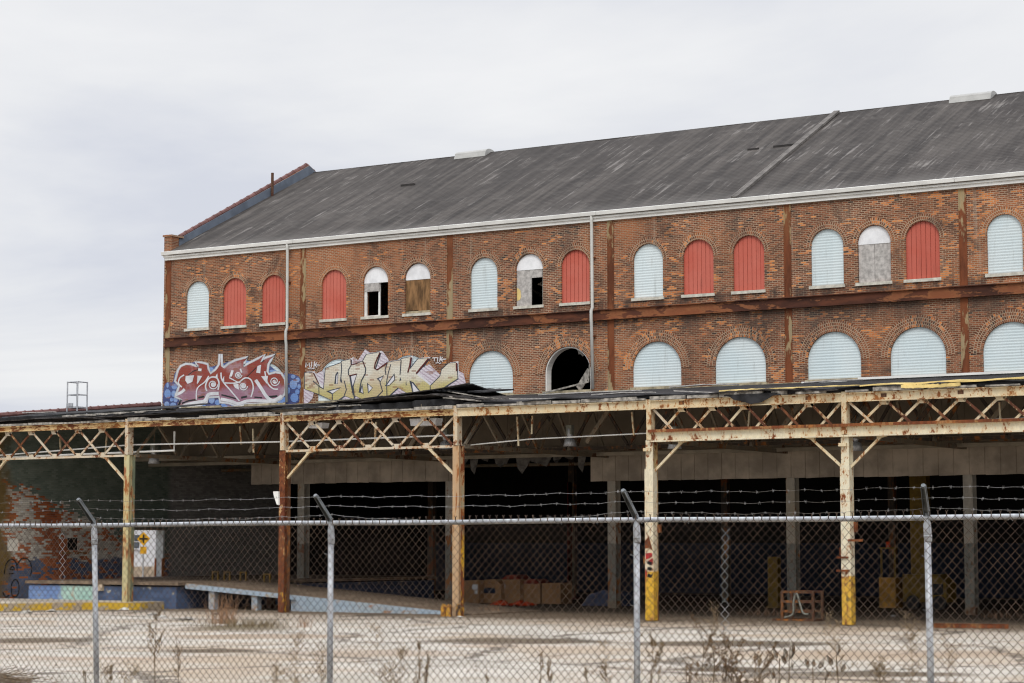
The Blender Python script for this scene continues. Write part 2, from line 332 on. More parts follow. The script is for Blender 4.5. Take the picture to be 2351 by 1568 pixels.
def endwallmat():
    """peeling white paint over red brick, a green-black top coat and a blue dado"""
    m = Mat('peeling_painted_brick', .9); p = m.pos(); o = m.sep(p); y, z = o[1], o[2]
    body, r1, r2, cell = bricknodes(m, y, z, .24, .078, .012)
    n = m.noise(cell, .9, 6, .7); nf = m.noise(cell, 2.4, 4, .7); ns = m.noise(p, .5, 4)
    brick = m.mix(r1, (.24, .065, .028), (.52, .15, .05))
    white = m.mix(m.step(nf, .35, .65), (.48, .44, .385), (.78, .74, .66))
    white = m.mix(m.step(r2, .86, .95, 0, .6), white, (.17, .13, .11))
    # bare zone: a diagonal fall of lost paint
    cy_ = m.math('ADD', 3.4, m.math('MULTIPLY', m.math('SUBTRACT', 4.6, z), .42))
    dist = m.math('ABSOLUTE', m.math('SUBTRACT', y, cy_))
    bare = m.math('ADD', m.math('SUBTRACT', 1.15, dist), m.math('ADD', m.math('MULTIPLY', m.math('SUBTRACT', n, .5), 4.6), m.math('MULTIPLY', m.math('SUBTRACT', r1, .5), 1.5)))
    f = m.math('MAXIMUM', m.step(bare, .25, .45), m.step(m.math('ADD', n, m.math('MULTIPLY', r1, .2)), .65, .67))
    dado = m.step(m.math('ADD', z, m.math('MULTIPLY', m.math('SUBTRACT', n, .5), 1.1)), 1.75, 1.68)
    c = m.mix(dado, white, m.mix(m.step(nf, .3, .7), (.07, .095, .17), (.13, .18, .30)))
    c = m.mix(f, c, brick)
    gtop = m.step(m.math('ADD', m.math('ADD', z, m.math('MULTIPLY', y, .30)), m.math('ADD', m.math('MULTIPLY', m.math('SUBTRACT', n, .5), 1.6), m.math('MULTIPLY', m.math('SUBTRACT', r2, .5), .5))), 5.2, 5.3)
    c = m.mix(gtop, c, m.mix(m.step(nf, .3, .7), (.12, .165, .14), (.24, .29, .245)))
    deep = m.step(y, 10.9, 11.4)
    c = m.mix(deep, c, m.mix(r1, (.25, .24, .23), (.42, .40, .385)))
    c = m.mix(m.step(body, 1., 0., 0, .5), c, (.22, .19, .16))
    dirt = m.step(m.math('ADD', y, m.math('MULTIPLY', m.math('SUBTRACT', ns, .5), 2.4)), 1.95, 1.35)
    c = m.mix(dirt, c, m.mix(nf, (.07, .045, .015), (.26, .17, .06)))
    m.color(c); m.bump(body, .5, .012); return m.m
M['endwall'] = endwallmat()

def platmat():
    m = Mat('painted_block_wall', .8); o = m.sep(m.pos()); x = o[0]
    body, r1, r2, cell = bricknodes(m, x, o[2], .4, .2, .014)
    n = m.noise(cell, 1.2, 5, .7); nf = m.noise(m.pos(), 3., 5, .7)
    navy = m.mix(r1, (.055, .085, .16), (.085, .125, .225))
    sky_ = m.mix(r1, (.16, .26, .52), (.22, .34, .60)); mint = m.mix(r1, (.36, .56, .50), (.46, .65, .58))
    xx = m.math('ADD', x, m.math('MULTIPLY', m.math('SUBTRACT', nf, .5), 1.0))
    c = m.mix(m.step(xx, -26.15, -26.0), sky_, mint); c = m.mix(m.step(xx, -24.5, -24.35), c, navy)
    c = m.mix(m.step(m.math('ADD', nf, m.math('MULTIPLY', r2, .05)), .64, .67), c, (.48, .44, .34))
    c = m.mix(m.step(body, 1., 0., 0, .6), c, (.06, .075, .10)); m.color(c); return m.m
M['platform'] = platmat()

def kerbmat():
    m = Mat('yellow_worn_kerb', .85); p = m.pos(); n = m.noise(p, 1.6, 6, .7); nf = m.noise(p, 6, 4)
    c = m.mix(m.step(n, .50, .54), (.56, .36, .035), m.mix(nf, (.28, .22, .15), (.45, .38, .29))); m.color(c); return m.m
M['kerb'] = kerbmat()

# ------------------------------------------------------------------ mesh builder
def worldloc(o):
    v = Vector((0, 0, 0))
    while o is not None: v = v + o.location; o = o.parent
    return v
class MB:
    def __init__(s): s.v = []; s.f = []; s.mi = []; s.uv = None; s.k = 0
    def add(s, vs, fs):
        n = len(s.v); s.v += [tuple(q) for q in vs]
        for f in fs: s.f.append([n + i for i in f]); s.mi.append(s.k)
    def box(s, x0, x1, y0, y1, z0, z1):
        s.add([(x0, y0, z0), (x1, y0, z0), (x1, y1, z0), (x0, y1, z0), (x0, y0, z1), (x1, y0, z1), (x1, y1, z1), (x0, y1, z1)],
              [(0, 3, 2, 1), (4, 5, 6, 7), (0, 1, 5, 4), (1, 2, 6, 5), (2, 3, 7, 6), (3, 0, 4, 7)])
    def bar(s, p, q, w_, h_, up=(0, 0, 1)):
        p, q = Vector(p), Vector(q); d = (q - p).normalized(); u = Vector(up)
        if abs(d.dot(u)) > .98: u = Vector((0, 1, 0))
        a = d.cross(u).normalized(); b = a.cross(d)
        c = []
        for e in (p, q):
            for i, j in ((-1, -1), (1, -1), (1, 1), (-1, 1)): c.append(e + a * (i * w_ / 2) + b * (j * h_ / 2))
        s.add(c, [(0, 1, 2, 3), (7, 6, 5, 4), (0, 4, 5, 1), (1, 5, 6, 2), (2, 6, 7, 3), (3, 7, 4, 0)])
    def tube(s, pts, r, n=6, cap=True):
        pts = [Vector(p) for p in pts]; rs = r if isinstance(r, (list, tuple)) else [r] * len(pts)
        base = len(s.v); prev = None
        for i, p in enumerate(pts):
            d = (pts[min(i + 1, len(pts) - 1)] - pts[max(i - 1, 0)]).normalized()
            if prev is None:
                a = d.cross(Vector((0, 0, 1)) if abs(d.z) < .9 else Vector((1, 0, 0))).normalized()
            else:
                a = (prev - d * prev.dot(d)).normalized()
            prev = a; b = d.cross(a)
            for k in range(n):
                t = 2 * math.pi * k / n; s.v.append(tuple(p + (a * math.cos(t) + b * math.sin(t)) * rs[i]))
        for i in range(len(pts) - 1):
            for k in range(n):
                s.f.append([base + i * n + k, base + i * n + (k + 1) % n, base + (i + 1) * n + (k + 1) % n, base + (i + 1) * n + k]); s.mi.append(s.k)
        if cap and n > 2:
            s.f.append([base + k for k in range(n)][::-1]); s.mi.append(s.k)
            e = base + (len(pts) - 1) * n; s.f.append([e + k for k in range(n)]); s.mi.append(s.k)
    def prism(s, poly, d):
        """extrude a planar polygon (3-D points) by vector d; triangulates concave outlines"""
        poly = [Vector(p) for p in poly]; d = Vector(d); n = len(poly)
        from mathutils.geometry import tessellate_polygon
        tr = tessellate_polygon([poly])
        s.add(poly + [p + d for p in poly], [t for t in tr] + [tuple(n + i for i in reversed(t)) for t in tr] + [(i, (i + 1) % n, n + (i + 1) % n, n + i) for i in range(n)])
    def build(s, name, mats, parent=None, org=None, smooth=False):
        me = bpy.data.meshes.new(name)
        o0 = worldloc(parent) if parent is not None else (Vector(org) if org is not None else Vector((0, 0, 0)))
        me.from_pydata([(a - o0.x, b - o0.y, c - o0.z) for a, b, c in s.v], [], s.f)
        mats = mats if isinstance(mats, (list, tuple)) else [mats]
        for q in mats: me.materials.append(q)
        if len(mats) > 1: me.polygons.foreach_set('material_index', s.mi)
        bm = bmesh.new(); bm.from_mesh(me); bmesh.ops.recalc_face_normals(bm, faces=bm.faces); bm.to_mesh(me); bm.free()
        if s.uv:
            lay = me.uv_layers.new(name='UVMap')
            for lp in me.loops: lay.data[lp.index].uv = s.uv[lp.vertex_index]
        if smooth: me.polygons.foreach_set('use_smooth', [True] * len(me.polygons))
        me.update()
        o = bpy.data.objects.new(name, me); COL.objects.link(o)
        if parent is not None: o.parent = parent
        elif org is not None: o.location = org
        return o
def tag(o, label=None, cat=None, group=None, kind=None):
    for k, q in (('label', label), ('category', cat), ('group', group), ('kind', kind)):
        if q: o[k] = q
    return o
def thing(name, label, cat, loc=(0, 0, 0), group=None):
    o = bpy.data.objects.new(name, None); COL.objects.link(o); o.location = loc; o.empty_display_size = .3
    return tag(o, label, cat, group)
def copy_tree(o, parent=None):
    c = o.copy(); COL.objects.link(c)
    if parent is not None: c.parent = parent
    for ch in [q for q in COL.objects if q.parent == o]: copy_tree(ch, c)
    return c
def wallmesh(outer, holes, axis, v0, depth):
    """flat wall with holes: 2-D loops, extruded along axis (0 = x, 1 = y)"""
    bm = bmesh.new()
    for lp in [outer] + holes:
        vs = [bm.verts.new((v0, a, b) if axis == 0 else (a, v0, b)) for a, b in lp]
        for i in range(len(vs)): bm.edges.new((vs[i], vs[(i + 1) % len(vs)]))
    bmesh.ops.triangle_fill(bm, use_beauty=True, use_dissolve=False, edges=bm.edges[:])
    r = bmesh.ops.extrude_face_region(bm, geom=bm.faces[:])
    vec = (depth, 0, 0) if axis == 0 else (0, depth, 0)
    bmesh.ops.translate(bm, vec=vec, verts=[g for g in r['geom'] if isinstance(g, bmesh.types.BMVert)])
    m = MB(); bm.verts.index_update()
    m.v = [tuple(v.co) for v in bm.verts]; m.f = [[v.index for v in f.verts] for f in bm.faces]; m.mi = [0] * len(m.f)
    bm.free(); return m

# ================================================================== ground
def gz(y):                                     # the verge by the fence stands a little higher than the yard
    return .8 * max(0., min(1., (-33.0 - y) / 9.0))
g = MB()
xs = [-420, -120, -60, -40, -30, -20, -10, 0, 10, 20, 30, 40, 60, 120, 420]
ys = [-400, -100, -60, -50, -44, -42, -40.5, -39, -37.5, -36, -34.5, -33, -28, -22, -16, -10, -5, 0, 5, 12, 20, 31, 60, 120, 700]
for y in ys:
    for x in xs: g.v.append((x, y, gz(y)))
for j in range(len(ys) - 1):
    for i in range(len(xs) - 1):
        a = j * len(xs) + i; g.f.append([a, a + 1, a + len(xs) + 1, a + len(xs)]); g.mi.append(0)
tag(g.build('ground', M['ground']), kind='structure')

# ================================================================== brick warehouse
W = 10.57; XL, XR = -29.47, 31.0
PX = [-29.22, -21.9, -14.6, -7.3, 0.0, 6.58, 13.9, 21.2]
bw = thing('brick_warehouse', 'long two-tier brick warehouse with rows of arched blocked windows and a grey metal roof', 'warehouse', (0, W, 0))

def arch(c, w_, zb, zt, n=14, e=0.0):
    r = w_ / 2 + e; zs = zt - w_ / 2
    return [(c - r, zb - e), (c + r, zb - e)] + [(c + r * math.cos(math.pi * k / n), zs + r * math.sin(math.pi * k / n)) for k in range(n + 1)]
UP = [(-27.57, 'blue'), (-25.54, 'red'), (-23.46, 'red'), (-20.31, 'red'), (-18.22, 'broken_a'), (-16.16, 'ply'), (-13.0, 'blue'), (-10.92, 'broken_b'), (-8.85, 'red'),
      (-5.70, 'blue'), (-3.60, 'red'), (-1.55, 'red'), (1.53, 'blue'), (3.31, 'boarded'), (5.11, 'red'), (8.05, 'blue'), (10.12, 'red'), (12.2, 'blue'), (15.4, 'red'), (17.5, 'blue'), (19.6, 'blue'), (22.7, 'blue'), (24.8, 'red'), (26.9, 'blue')]
LO = [(-27.25, 'lowred'), (-23.80, 'blue'), (-20.05, 'blue'), (-16.57, 'blue'), (-12.68, 'blue'), (-9.20, 'open'), (-5.36, 'blue'), (-1.93, 'blue'), (1.74, 'blue'), (4.87, 'blue'), (8.22, 'blue'), (11.9, 'blue'), (15.9, 'blue'), (19.3, 'blue'), (23.2, 'blue'), (26.8, 'blue')]
UW, UB, UT = 1.25, 11.55, 13.57
LW, LB, LT = 2.04, 8.20, 9.88
holes = [arch(c, UW, UB, UT) for c, k in UP] + [arch(c, LW, LB, LT, 18) for c, k in LO]
wm_ = wallmesh([(XL, 8.02), (XR, 8.02), (XR, 14.72), (XL, 14.72)], holes, 1, W, .42)
wm_.build('wall', M['brick'], bw)
# brick arch rings (own brick layout, laid radially)
def ring(c, w_, zt, th, n=28):
    m = MB(); m.uv = []; r0 = w_ / 2; zs = zt - r0; R = r0 + th
    for k in range(n + 1):
        t = math.pi * k / n
        for r, yy in ((r0 + .003, W - .012), (R, W - .012), (R, W + .02), (r0 + .003, W + .02)):
            m.v.append((c + r * math.cos(t), yy, zs + r * math.sin(t))); m.uv.append((t * (r0 + th / 2), r))
        if k:
            a = 4 * (k - 1)
            for i in range(4): m.f.append([a + i, a + (i + 1) % 4, a + 4 + (i + 1) % 4, a + 4 + i]); m.mi.append(0)
    m.f += [[0, 1, 2, 3], [4 * n, 4 * n + 1, 4 * n + 2, 4 * n + 3]]; m.mi += [0, 0]
    return m
def siding(c, w_, zb, zt, yf, pitch=.1):
    """horizontal lapped sheet cut to the arch"""
    m = MB(); r = w_ / 2 - .012; zs = zt - w_ / 2
    hw = lambda z: r if z <= zs else math.sqrt(max(0, r * r - (z - zs) ** 2))
    z = zb
    while z < zt - .03:
        z2 = min(z + pitch, zt - .014); a, b = hw(z), hw(z2); zm = z + pitch * .55
        if zm > z2: zm = (z + z2) / 2
        h = hw(zm)
        m.add([(c - a, yf + .009, z), (c + a, yf + .009, z), (c + h, yf, zm), (c - h, yf, zm), (c + b, yf + .009, z2), (c - b, yf + .009, z2)], [(0, 1, 2, 3), (3, 2, 4, 5)])
        m.add([(c - a, yf + .09, z), (c + a, yf + .09, z), (c + b, yf + .09, z2), (c - b, yf + .09, z2)], [(0, 1, 2, 3)])
        z = z2
    return m
def ribs(c, w_, zb, zt, yf, nr=7):
    """vertical ribbed sheet cut to the arch: flat pans between narrow grooves"""
    m = MB(); r = w_ / 2 - .012; zs = zt - w_ / 2; p = 2 * r / nr
    hz = lambda x: zs + math.sqrt(max(0, r * r - x * x))
    for i in range(nr):
        x0, x1 = -r + i * p, -r + (i + 1) * p; xs_ = [x0 + .018] + [x0 + .018 + (p - .018) * k / 4 for k in range(1, 5)]
        for a, b in zip(xs_, xs_[1:]):
            m.add([(c + a, yf, zb), (c + b, yf, zb), (c + b, yf, hz(b)), (c + a, yf, hz(a))], [(0, 1, 2, 3)])
        m.add([(c + x0, yf + .03, zb), (c + x0 + .018, yf + .03, zb), (c + x0 + .018, yf + .03, hz(x0 + .018)), (c + x0, yf + .03, hz(x0))], [(0, 1, 2, 3)])
        for q in (x0, x0 + .018):
            m.add([(c + q, yf, zb), (c + q, yf + .03, zb), (c + q, yf + .03, hz(q)), (c + q, yf, hz(q))], [(0, 1, 2, 3)])
    return m
def rim(c, w_, zb, zt, t, y0, y1, n=20, sides=True):
    """thin frame lining the arch"""
    m = MB(); r = w_ / 2 - .004; zs = zt - w_ / 2
    pts = ([(c + r, zb)] if sides else []) + [(c + r * math.cos(math.pi * k / n), zs + r * math.sin(math.pi * k / n)) for k in range(n + 1)] + ([(c - r, zb)] if sides else [])
    pin = ([(c + r - t, zb)] if sides else []) + [(c + (r - t) * math.cos(math.pi * k / n), zs + (r - t) * math.sin(math.pi * k / n)) for k in range(n + 1)] + ([(c - r + t, zb)] if sides else [])
    for (a, b) in zip(range(len(pts) - 1), range(1, len(pts))):
        P_ = [(pts[a][0], y0, pts[a][1]), (pts[b][0], y0, pts[b][1]), (pin[b][0], y0, pin[b][1]), (pin[a][0], y0, pin[a][1])]
        Q_ = [(x, y1, z) for x, _, z in P_]
        m.add(P_ + Q_, [(0, 1, 2, 3), (7, 6, 5, 4), (2, 3, 7, 6), (0, 1, 5, 4)])
    return m
def archtop(c, w_, zcut, zt, yf, th):
    r = w_ / 2 - .012; zs = zt - w_ / 2; n = 16; t0 = math.asin(max(-1, min(1, (zcut - zs) / r)))
    pts = [(c + r * math.cos(t), yf, zs + r * math.sin(t)) for t in [t0 + (math.pi - 2 * t0) * k / n for k in range(n + 1)]]
    m = MB(); m.prism(pts, (0, th, 0)); return m
def sill(c, w_, zb, mat, par, h=.11):
    m = MB(); m.box(c - w_ / 2 - .07, c + w_ / 2 + .05, W - .06, W + .06, zb - h, zb - .002); return m.build('sill', mat, par)

for c, k in UP:
    yf = W + .07
    if k == 'blue': wo_ = siding(c, UW, UB, UT, yf).build('window', M['blue_panel'], bw); wo_['label'] = 'arched window blocked with pale blue horizontal siding'
    elif k == 'red': wo_ = ribs(c, UW, UB, UT, yf).build('window', M['red_panel'], bw); wo_['label'] = 'arched window blocked with red ribbed metal'
    else:
        wo_ = archtop(c, UW, UB + 1.36 + (.04 if k == 'broken_b' else 0), UT, yf, .05).build('window', M['white_board'], bw)
        m = MB()
        if k == 'broken_a':
            wo_['label'] = 'broken window with white arch board and two black openings'
            m.box(c - .61, c + .12, yf + .01, yf + .05, UB + 1.02, UB + 1.355); m.build('board', M['grey_board'], wo_)
            f = MB(); f.box(c - .612, c - .50, yf + .02, yf + .09, UB, UB + 1.02); f.box(c + .06, c + .135, yf + .055, yf + .12, UB, UB + 1.36); f.box(c - .49, c + .05, yf + .06, yf + .10, UB, UB + .05)
            f.build('frame', M['white_trim'], wo_)
        elif k == 'ply':
            wo_['label'] = 'window boarded with brown plywood under a white arch board'
            m.box(c - .61, c - .02, yf + .01, yf + .04, UB + .13, UB + 1.36); m.box(c - .01, c + .61, yf + .015, yf + .045, UB + .10, UB + 1.36); m.build('board', M['ply'], wo_)
            f = MB(); f.box(c - .62, c + .62, yf + .0, yf + .08, UB, UB + .10); f.build('frame', M['sill_low'], wo_)
        elif k == 'broken_b':
            wo_['label'] = 'broken window with grey board and a black opening at lower right'
            m.box(c - .61, c + .06, yf + .01, yf + .045, UB, UB + 1.39); m.box(c + .062, c + .54, yf + .012, yf + .04, UB + 1.08, UB + 1.39); m.build('board', M['grey_board'], wo_)
            s_ = MB(); s_.prism([(c - .60, yf + .0, UB + .22), (c - .46, yf, UB + .26), (c - .42, yf, UB + .38), (c - .44, yf, UB + .62), (c - .56, yf, UB + .72), (c - .60, yf, UB + .70)], (0, .009, 0)); s_.build('scrap', M['insul'], wo_)
            f = MB(); f.box(c + .54, c + .60, yf + .03, yf + .10, UB, UB + 1.39); f.build('frame', M['grey_wood'], wo_)
            t_ = MB(); t_.bar((c + .1, W + .5, UB + .9), (c + .75, W + .9, UB + .5), .05, .05); t_.bar((c + .1, W + .5, UB + .85), (c + .75, W + .9, UB + 1.35), .05, .05); t_.build('brace', M['inner_steel'], wo_)
        elif k == 'boarded':
            wo_['label'] = 'window boarded with two grey panels under a stained white arch'
            m.box(c - .61, c - .012, yf + .01, yf + .045, UB, UB + 1.36); m.box(c + .0, c + .61, yf + .015, yf + .05, UB, UB + 1.36); m.build('board', M['grey_board'], wo_)
    ring(c, UW, UT, .262).build('arch_ring', M['brick_arch'], wo_)
    if k in ('blue', 'red'): rim(c, UW, UB, UT, .022, yf - .01, yf + .05, sides=True).build('frame', M['blue_panel'] if k == 'blue' else M['red_panel'], wo_)
    sill(c, UW, UB, M['sill'], wo_)
for i, (c, k) in enumerate(LO):
    yf = W + (.015 if i < 4 else .07)
    if k == 'open':
        wo_ = rim(c, LW, LB, LT, .045, W + .05, W + .40).build('window', M['white_trim'], bw); wo_['label'] = 'open black arched window with a white painted lining'
        m = MB(); m.bar((c + .86, W + .1, LB + .30), (c + .95, W + .05, LB + 1.0), .04, .06); m.bar((c + .86, W + .1, LB + .30), (c - .9, W - .35, LB - .10), .05, .06); m.bar((c + .3, W + .3, LB + .05), (c + .9, W + .12, LB + .72), .03, .30)
        m.bar((c + .40, W + .15, LT - .16), (c + .62, W + .15, LT - .36), .03, .10); m.bar((c + .35, W + .2, LT - .1), (c + .41, W + .2, LT - .3), .03, .07)
        m.build('hanging_trim', M['grey_wood'], wo_)
    elif k == 'lowred': wo_ = ribs(c, LW, LB, LT, yf, 10).build('window', M['red_panel'], bw); wo_['label'] = 'arched window blocked with red ribbed metal, painted over by graffiti'
    else: wo_ = siding(c, LW, LB, LT, yf).build('window', M['blue_panel'], bw); wo_['label'] = 'wide arched window blocked with pale blue horizontal siding'
    ring(c, LW, LT, .42, 34).build('arch_ring', M['brick_arch'], wo_)
    if k == 'blue': rim(c, LW, LB, LT, .03, yf - .01, yf + .05).build('frame', M['blue_panel'], wo_)
    m = MB(); m.box(c - LW / 2 - .06, c + LW / 2 + .06, W - .10, W + .05, LB - .13, LB - .004); m.build('sill', M['sill_low'], wo_)
# ledge of weathered stone between the lower sills
m = MB(); m.box(XL + .05, XR, W - .07, W + .02, LB - .22, LB - .07); m.build('ledge', M['sill_low'], bw)
# rusty steel frame of the facade
for x in PX:
    m = MB(); h = .14
    for z0, z1 in ((8.05, 10.80), (11.20, 14.58)):
        m.box(x - h, x + h, W - .008, W + .1, z0, z1); m.box(x - h, x - h + .03, W - .019, W - .006, z0, z1); m.box(x + h - .03, x + h, W - .019, W - .006, z0, z1)
    m.build('pilaster', M['pil'], bw)
m = MB(); m.box(PX[0] - .1, XR, W - .07, W + .1, 10.80, 11.20); m.box(PX[0] - .1, XR, W - .15, W - .068, 11.17, 11.203); m.box(PX[0] - .1, XR, W - .15, W - .068, 10.797, 10.825)
m.build('belt_beam', M['belt'], bw)
m = MB(); m.box(XL + .10, XR, W - .10, W + .05, 14.58, 14.76); m.box(XL + .06, XR, W - .16, W - .098, 14.70, 14.80); m.build('fascia', M['white_trim'], bw)
m = MB()
for x0, x1 in [(-29.45, -22.3), (-22.29, -15.0), (-14.99, -7.8), (-7.79, -.6), (-.59, 6.4), (6.41, 13.8), (13.81, XR)]:
    m.prism([(x0, W - .10, 14.77), (x0, W - .24, 14.80), (x0, W - .27, 14.93), (x0, W - .22, 14.95), (x0, W - .10, 14.90)], (x1 - x0 - .01, 0, 0))
m.build('gutter', M['white_trim'], bw)
for x in (-22.62, -8.04):
    m = MB(); m.tube([(x, W - .17, 14.85), (x, W - .17, 14.6), (x, W - .15, 14.4), (x + .02, W - .15, 11.3), (x, W - .21, 11.15), (x, W - .21, 10.8), (x - .02, W - .15, 10.6), (x + .03, W - .15, 8.2)], .062, 10)
    o = m.build('downpipe', M['downpipe'], bw, smooth=True)
    m = MB()
    for z in (13.2, 11.5, 10.2): m.box(x - .09, x + .09, W - .16, W + .01, z - .02, z + .02)
    m.build('bracket', M['pil'], o)
# roof
RY, RZ = 20.6, 19.92; EY, EZ = W - .20, 14.93
m = MB(); nx, ny = 60, 10; x0r, x1r = XL + .38, XR + .08
def rdip(x, t): return .035 * mnoise.noise(Vector((x * .35, t * 3, 0))) + .05 * mnoise.noise(Vector((x * .09, t, 5))) - .02
for i in range(nx + 1):
    for j in range(ny + 1):
        x, t = x0r + (x1r - x0r) * i / nx, j / ny; m.v.append((x, EY + (RY - EY) * t, EZ + (RZ - EZ) * t + rdip(x, t) * (1 if j else .3)))
for i in range(nx):
    for j in range(ny): q = i * (ny + 1) + j; m.f.append([q, q + ny + 1, q + ny + 2, q + 1]); m.mi.append(0)
m.prism([(x0r, EY, EZ - .10), (x0r, RY, RZ - .12), (x0r, RY, RZ - .26), (x0r, EY, EZ - .16)], (x1r - x0r, 0, 0))
m.prism([(XL + .38, RY + .002, RZ), (XL + .38, 31.0, EZ), (XL + .38, 31.0, EZ - .14), (XL + .38, RY + .002, RZ - .18)], (XR - XL - .3, 0, 0))
roof = m.build('roof', M['roof'], bw)
sl_ = (RZ - EZ) / (RY - EY); rz = lambda y: EZ + (y - EY) * sl_
m = MB()
m.bar((-2.03, EY + .05, rz(EY + .05) + .03), (-2.28, RY - .05, RZ + .03), .22, .09); m.bar((-2.03 - .1, EY + .05, rz(EY + .05) + .06), (-2.38, RY - .05, RZ + .05), .06, .06)
m.build('roof_seam', M['ridge_strip'], roof)
for x, y, a, b in ((-3.3, 16.55, 1.0, .16), (-21.3, 16.7, .7, .14), (-4.4, 16.5, .5, .05)):
    m = MB(); m.box(x, x + a, y, y + b, rz(y) - .05, rz(y) + .06); m.build('torn_flap', M['patch_dark'], roof)
m = MB(); rp = (-29.0, 17.4, rz(17.4))
m.tube([(rp[0], rp[1], rp[2] - .1), (rp[0], rp[1], rp[2] + 1.05)], .065, 8); m.build('vent_pipe', M['rust_dark'], roof)
for x0, x1 in ((-20.75, -19.1), (2.65, 4.35)):
    m = MB(); pts = [(x0, RY - .5, RZ - .25)] + [(x0, RY - .42 * math.cos(math.pi * k / 10), RZ - .06 + .20 * math.sin(math.pi * k / 10)) for k in range(11)] + [(x0, RY + .5, RZ - .25)]
    m.prism(pts, (x1 - x0, 0, 0)); m.build('ridge_vent', M['vent_metal'], roof)
# gable end: brick wall, flashing and tiled coping
gp = [(W + .44, 8.03), (18.98, 8.03), (18.98, 0), (30.8, 0), (30.8, 15.5), (RY - .3, 20.20), (W + .72, 15.64), (W + .72, 15.6), (W + .44, 15.6)]
m = wallmesh(gp, [], 0, XL, .36); m.build('gable_wall', M['brick_side'], bw)
m = MB(); m.box(XL, XL + .42, W - .03, W + .43, 14.73, 15.62); m.box(XL - .05, XL + .47, W - .08, W + .72, 15.621, 15.70); m.build('corner_pier', M['brick'], bw)
m = MB(); g0 = (W + .5, 15.59); g1 = (RY - .3, 20.19)
for a, b in ((g0, g1), (g1, (30.8, 15.42))):
    m.prism([(XL + .362, a[0], a[1]), (XL + .362, b[0], b[1]), (XL + .362, b[0], b[1] - .50), (XL + .362, a[0], a[1] - .72)], (.03, 0, 0))
m.build('flashing', M['flash'], bw)
def coping_row(p, q, n, r, x0, name, par):
    m = MB(); p, q = Vector(p), Vector(q)
    for k in range(n):
        a, b = p.lerp(q, k / n), p.lerp(q, (k + 1) / n); c_ = a.lerp(b, .86)
        m.tube([a, c_], r, 8); m.tube([c_, b], r * 1.18, 8)
    return m.build(name, M['coping'], par, smooth=False)
coping_row((XL + .20, W + .72, 15.71), (XL + .20, RY - .3, 20.23), 19, .10, XL, 'coping', bw)
coping_row((XL + .20, RY - .3, 20.23), (XL + .20, 30.8, 15.6), 19, .10, XL, 'coping', bw)
film_n = 0
# the rest of the shell, dark inside
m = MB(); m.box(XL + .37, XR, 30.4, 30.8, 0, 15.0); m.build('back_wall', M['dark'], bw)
m = MB(); m.box(XL + .37, XL + .40, 19.0, 30.38, 0, 7.54); m.build('inner_shade_sheet', M['dark'], bw)  # near-black sheet added over the gable brick to stand for deep shade
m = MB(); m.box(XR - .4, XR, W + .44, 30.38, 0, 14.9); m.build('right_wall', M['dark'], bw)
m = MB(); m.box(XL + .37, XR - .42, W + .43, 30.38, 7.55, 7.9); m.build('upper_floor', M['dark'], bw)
m = MB()
for x in range(-26, 30, 5): m.bar((x, W + .6, 14.4), (x + 2.5, W + 6, 12.5), .12, .12)
m.build('inner_brace', M['inner_steel'], bw)
# open ground storey: steel columns under every pilaster, hanging siding above the openings
for x in PX[1:]:
    m = MB(); m.box(x - .17, x + .17, W - .02, W + .0, 0, 7.95); m.box(x - .17, x + .17, W + .34, W + .36, 0, 7.95); m.box(x - .012, x + .012, W + .001, W + .339, 0, 7.95)
    o = m.build('ground_column', M['inner_col'], bw)
    m = MB(); m.prism([(x - .18, W - .03, .0), (x + .18, W - .03, 0), (x + .18, W - .03, .25), (x - .18, W - .03, .25)], (0, .42, 0)); m.build('base', M['inner_steel'], o)
for x in PX[1:]:
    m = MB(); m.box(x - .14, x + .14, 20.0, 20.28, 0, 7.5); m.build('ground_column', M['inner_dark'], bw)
for y, z in ((14.0, 5.6), (17.0, 6.2)):
    m = MB(); m.tube([(XL + .5, y, z), (XR - .6, y, z - .2)], .07, 8); m.build('pipe', M['inner_steel'], bw)
def sheet(x0, x1, zlo, zhi, y, mat, name, par, ragged=.05, pitch=.55):
    m = MB(); x = x0
    while x < x1 - .01:
        xe = min(x + pitch, x1); b = zlo + random.uniform(-ragged, ragged); b2 = zlo + random.uniform(-ragged, ragged)
        m.prism([(x, y, b), (xe - .03, y, b2), (xe - .03, y, zhi), (x, y, zhi)], (0, .03, 0))
        m.prism([(xe - .03, y + .018, max(b, b2)), (xe, y + .018, max(b, b2)), (xe, y + .018, zhi), (xe - .03, y + .018, zhi)], (0, .02, 0)); x = xe
    return m.build(name, mat, par)
sheet(-24.45, -14.4, 4.83, 5.80, W - .10, M['lintel'], 'lintel_siding', bw, .015)
sheet(-8.15, XR, 4.72, 5.80, W - .10, M['lintel'], 'lintel_siding', bw, .015)
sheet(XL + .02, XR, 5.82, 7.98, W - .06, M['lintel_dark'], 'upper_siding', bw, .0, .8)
for k in range(11):
    x = -14.2 + k * .55 + random.uniform(-.1, .1); h = random.choice((.25, .4, .5, .75)); wd = random.uniform(.35, .8)
    m = MB(); m.prism([(x, W - .12, 5.8), (x + wd, W - .12, 5.8), (x + wd * .8, W - .14, 5.8 - h * .5), (x + wd * random.uniform(.3, .9), W - random.uniform(.15, .5), 5.8 - h), (x + wd * .2, W - .2, 5.8 - h * .7)], (0, .02, 0))
    m.build('torn_lining', M['torn_rag'], bw)
m = MB(); m.box(-28.9, XR, W - .30, W - .12, 5.84, 5.98); m.build('lintel_beam', M['inner_steel'], bw)
m = MB(); m.box(XL + .37, XR - .41, 30.36, 30.395, .05, 2.4); m.build('dado_band', M['blue_paint'], bw)

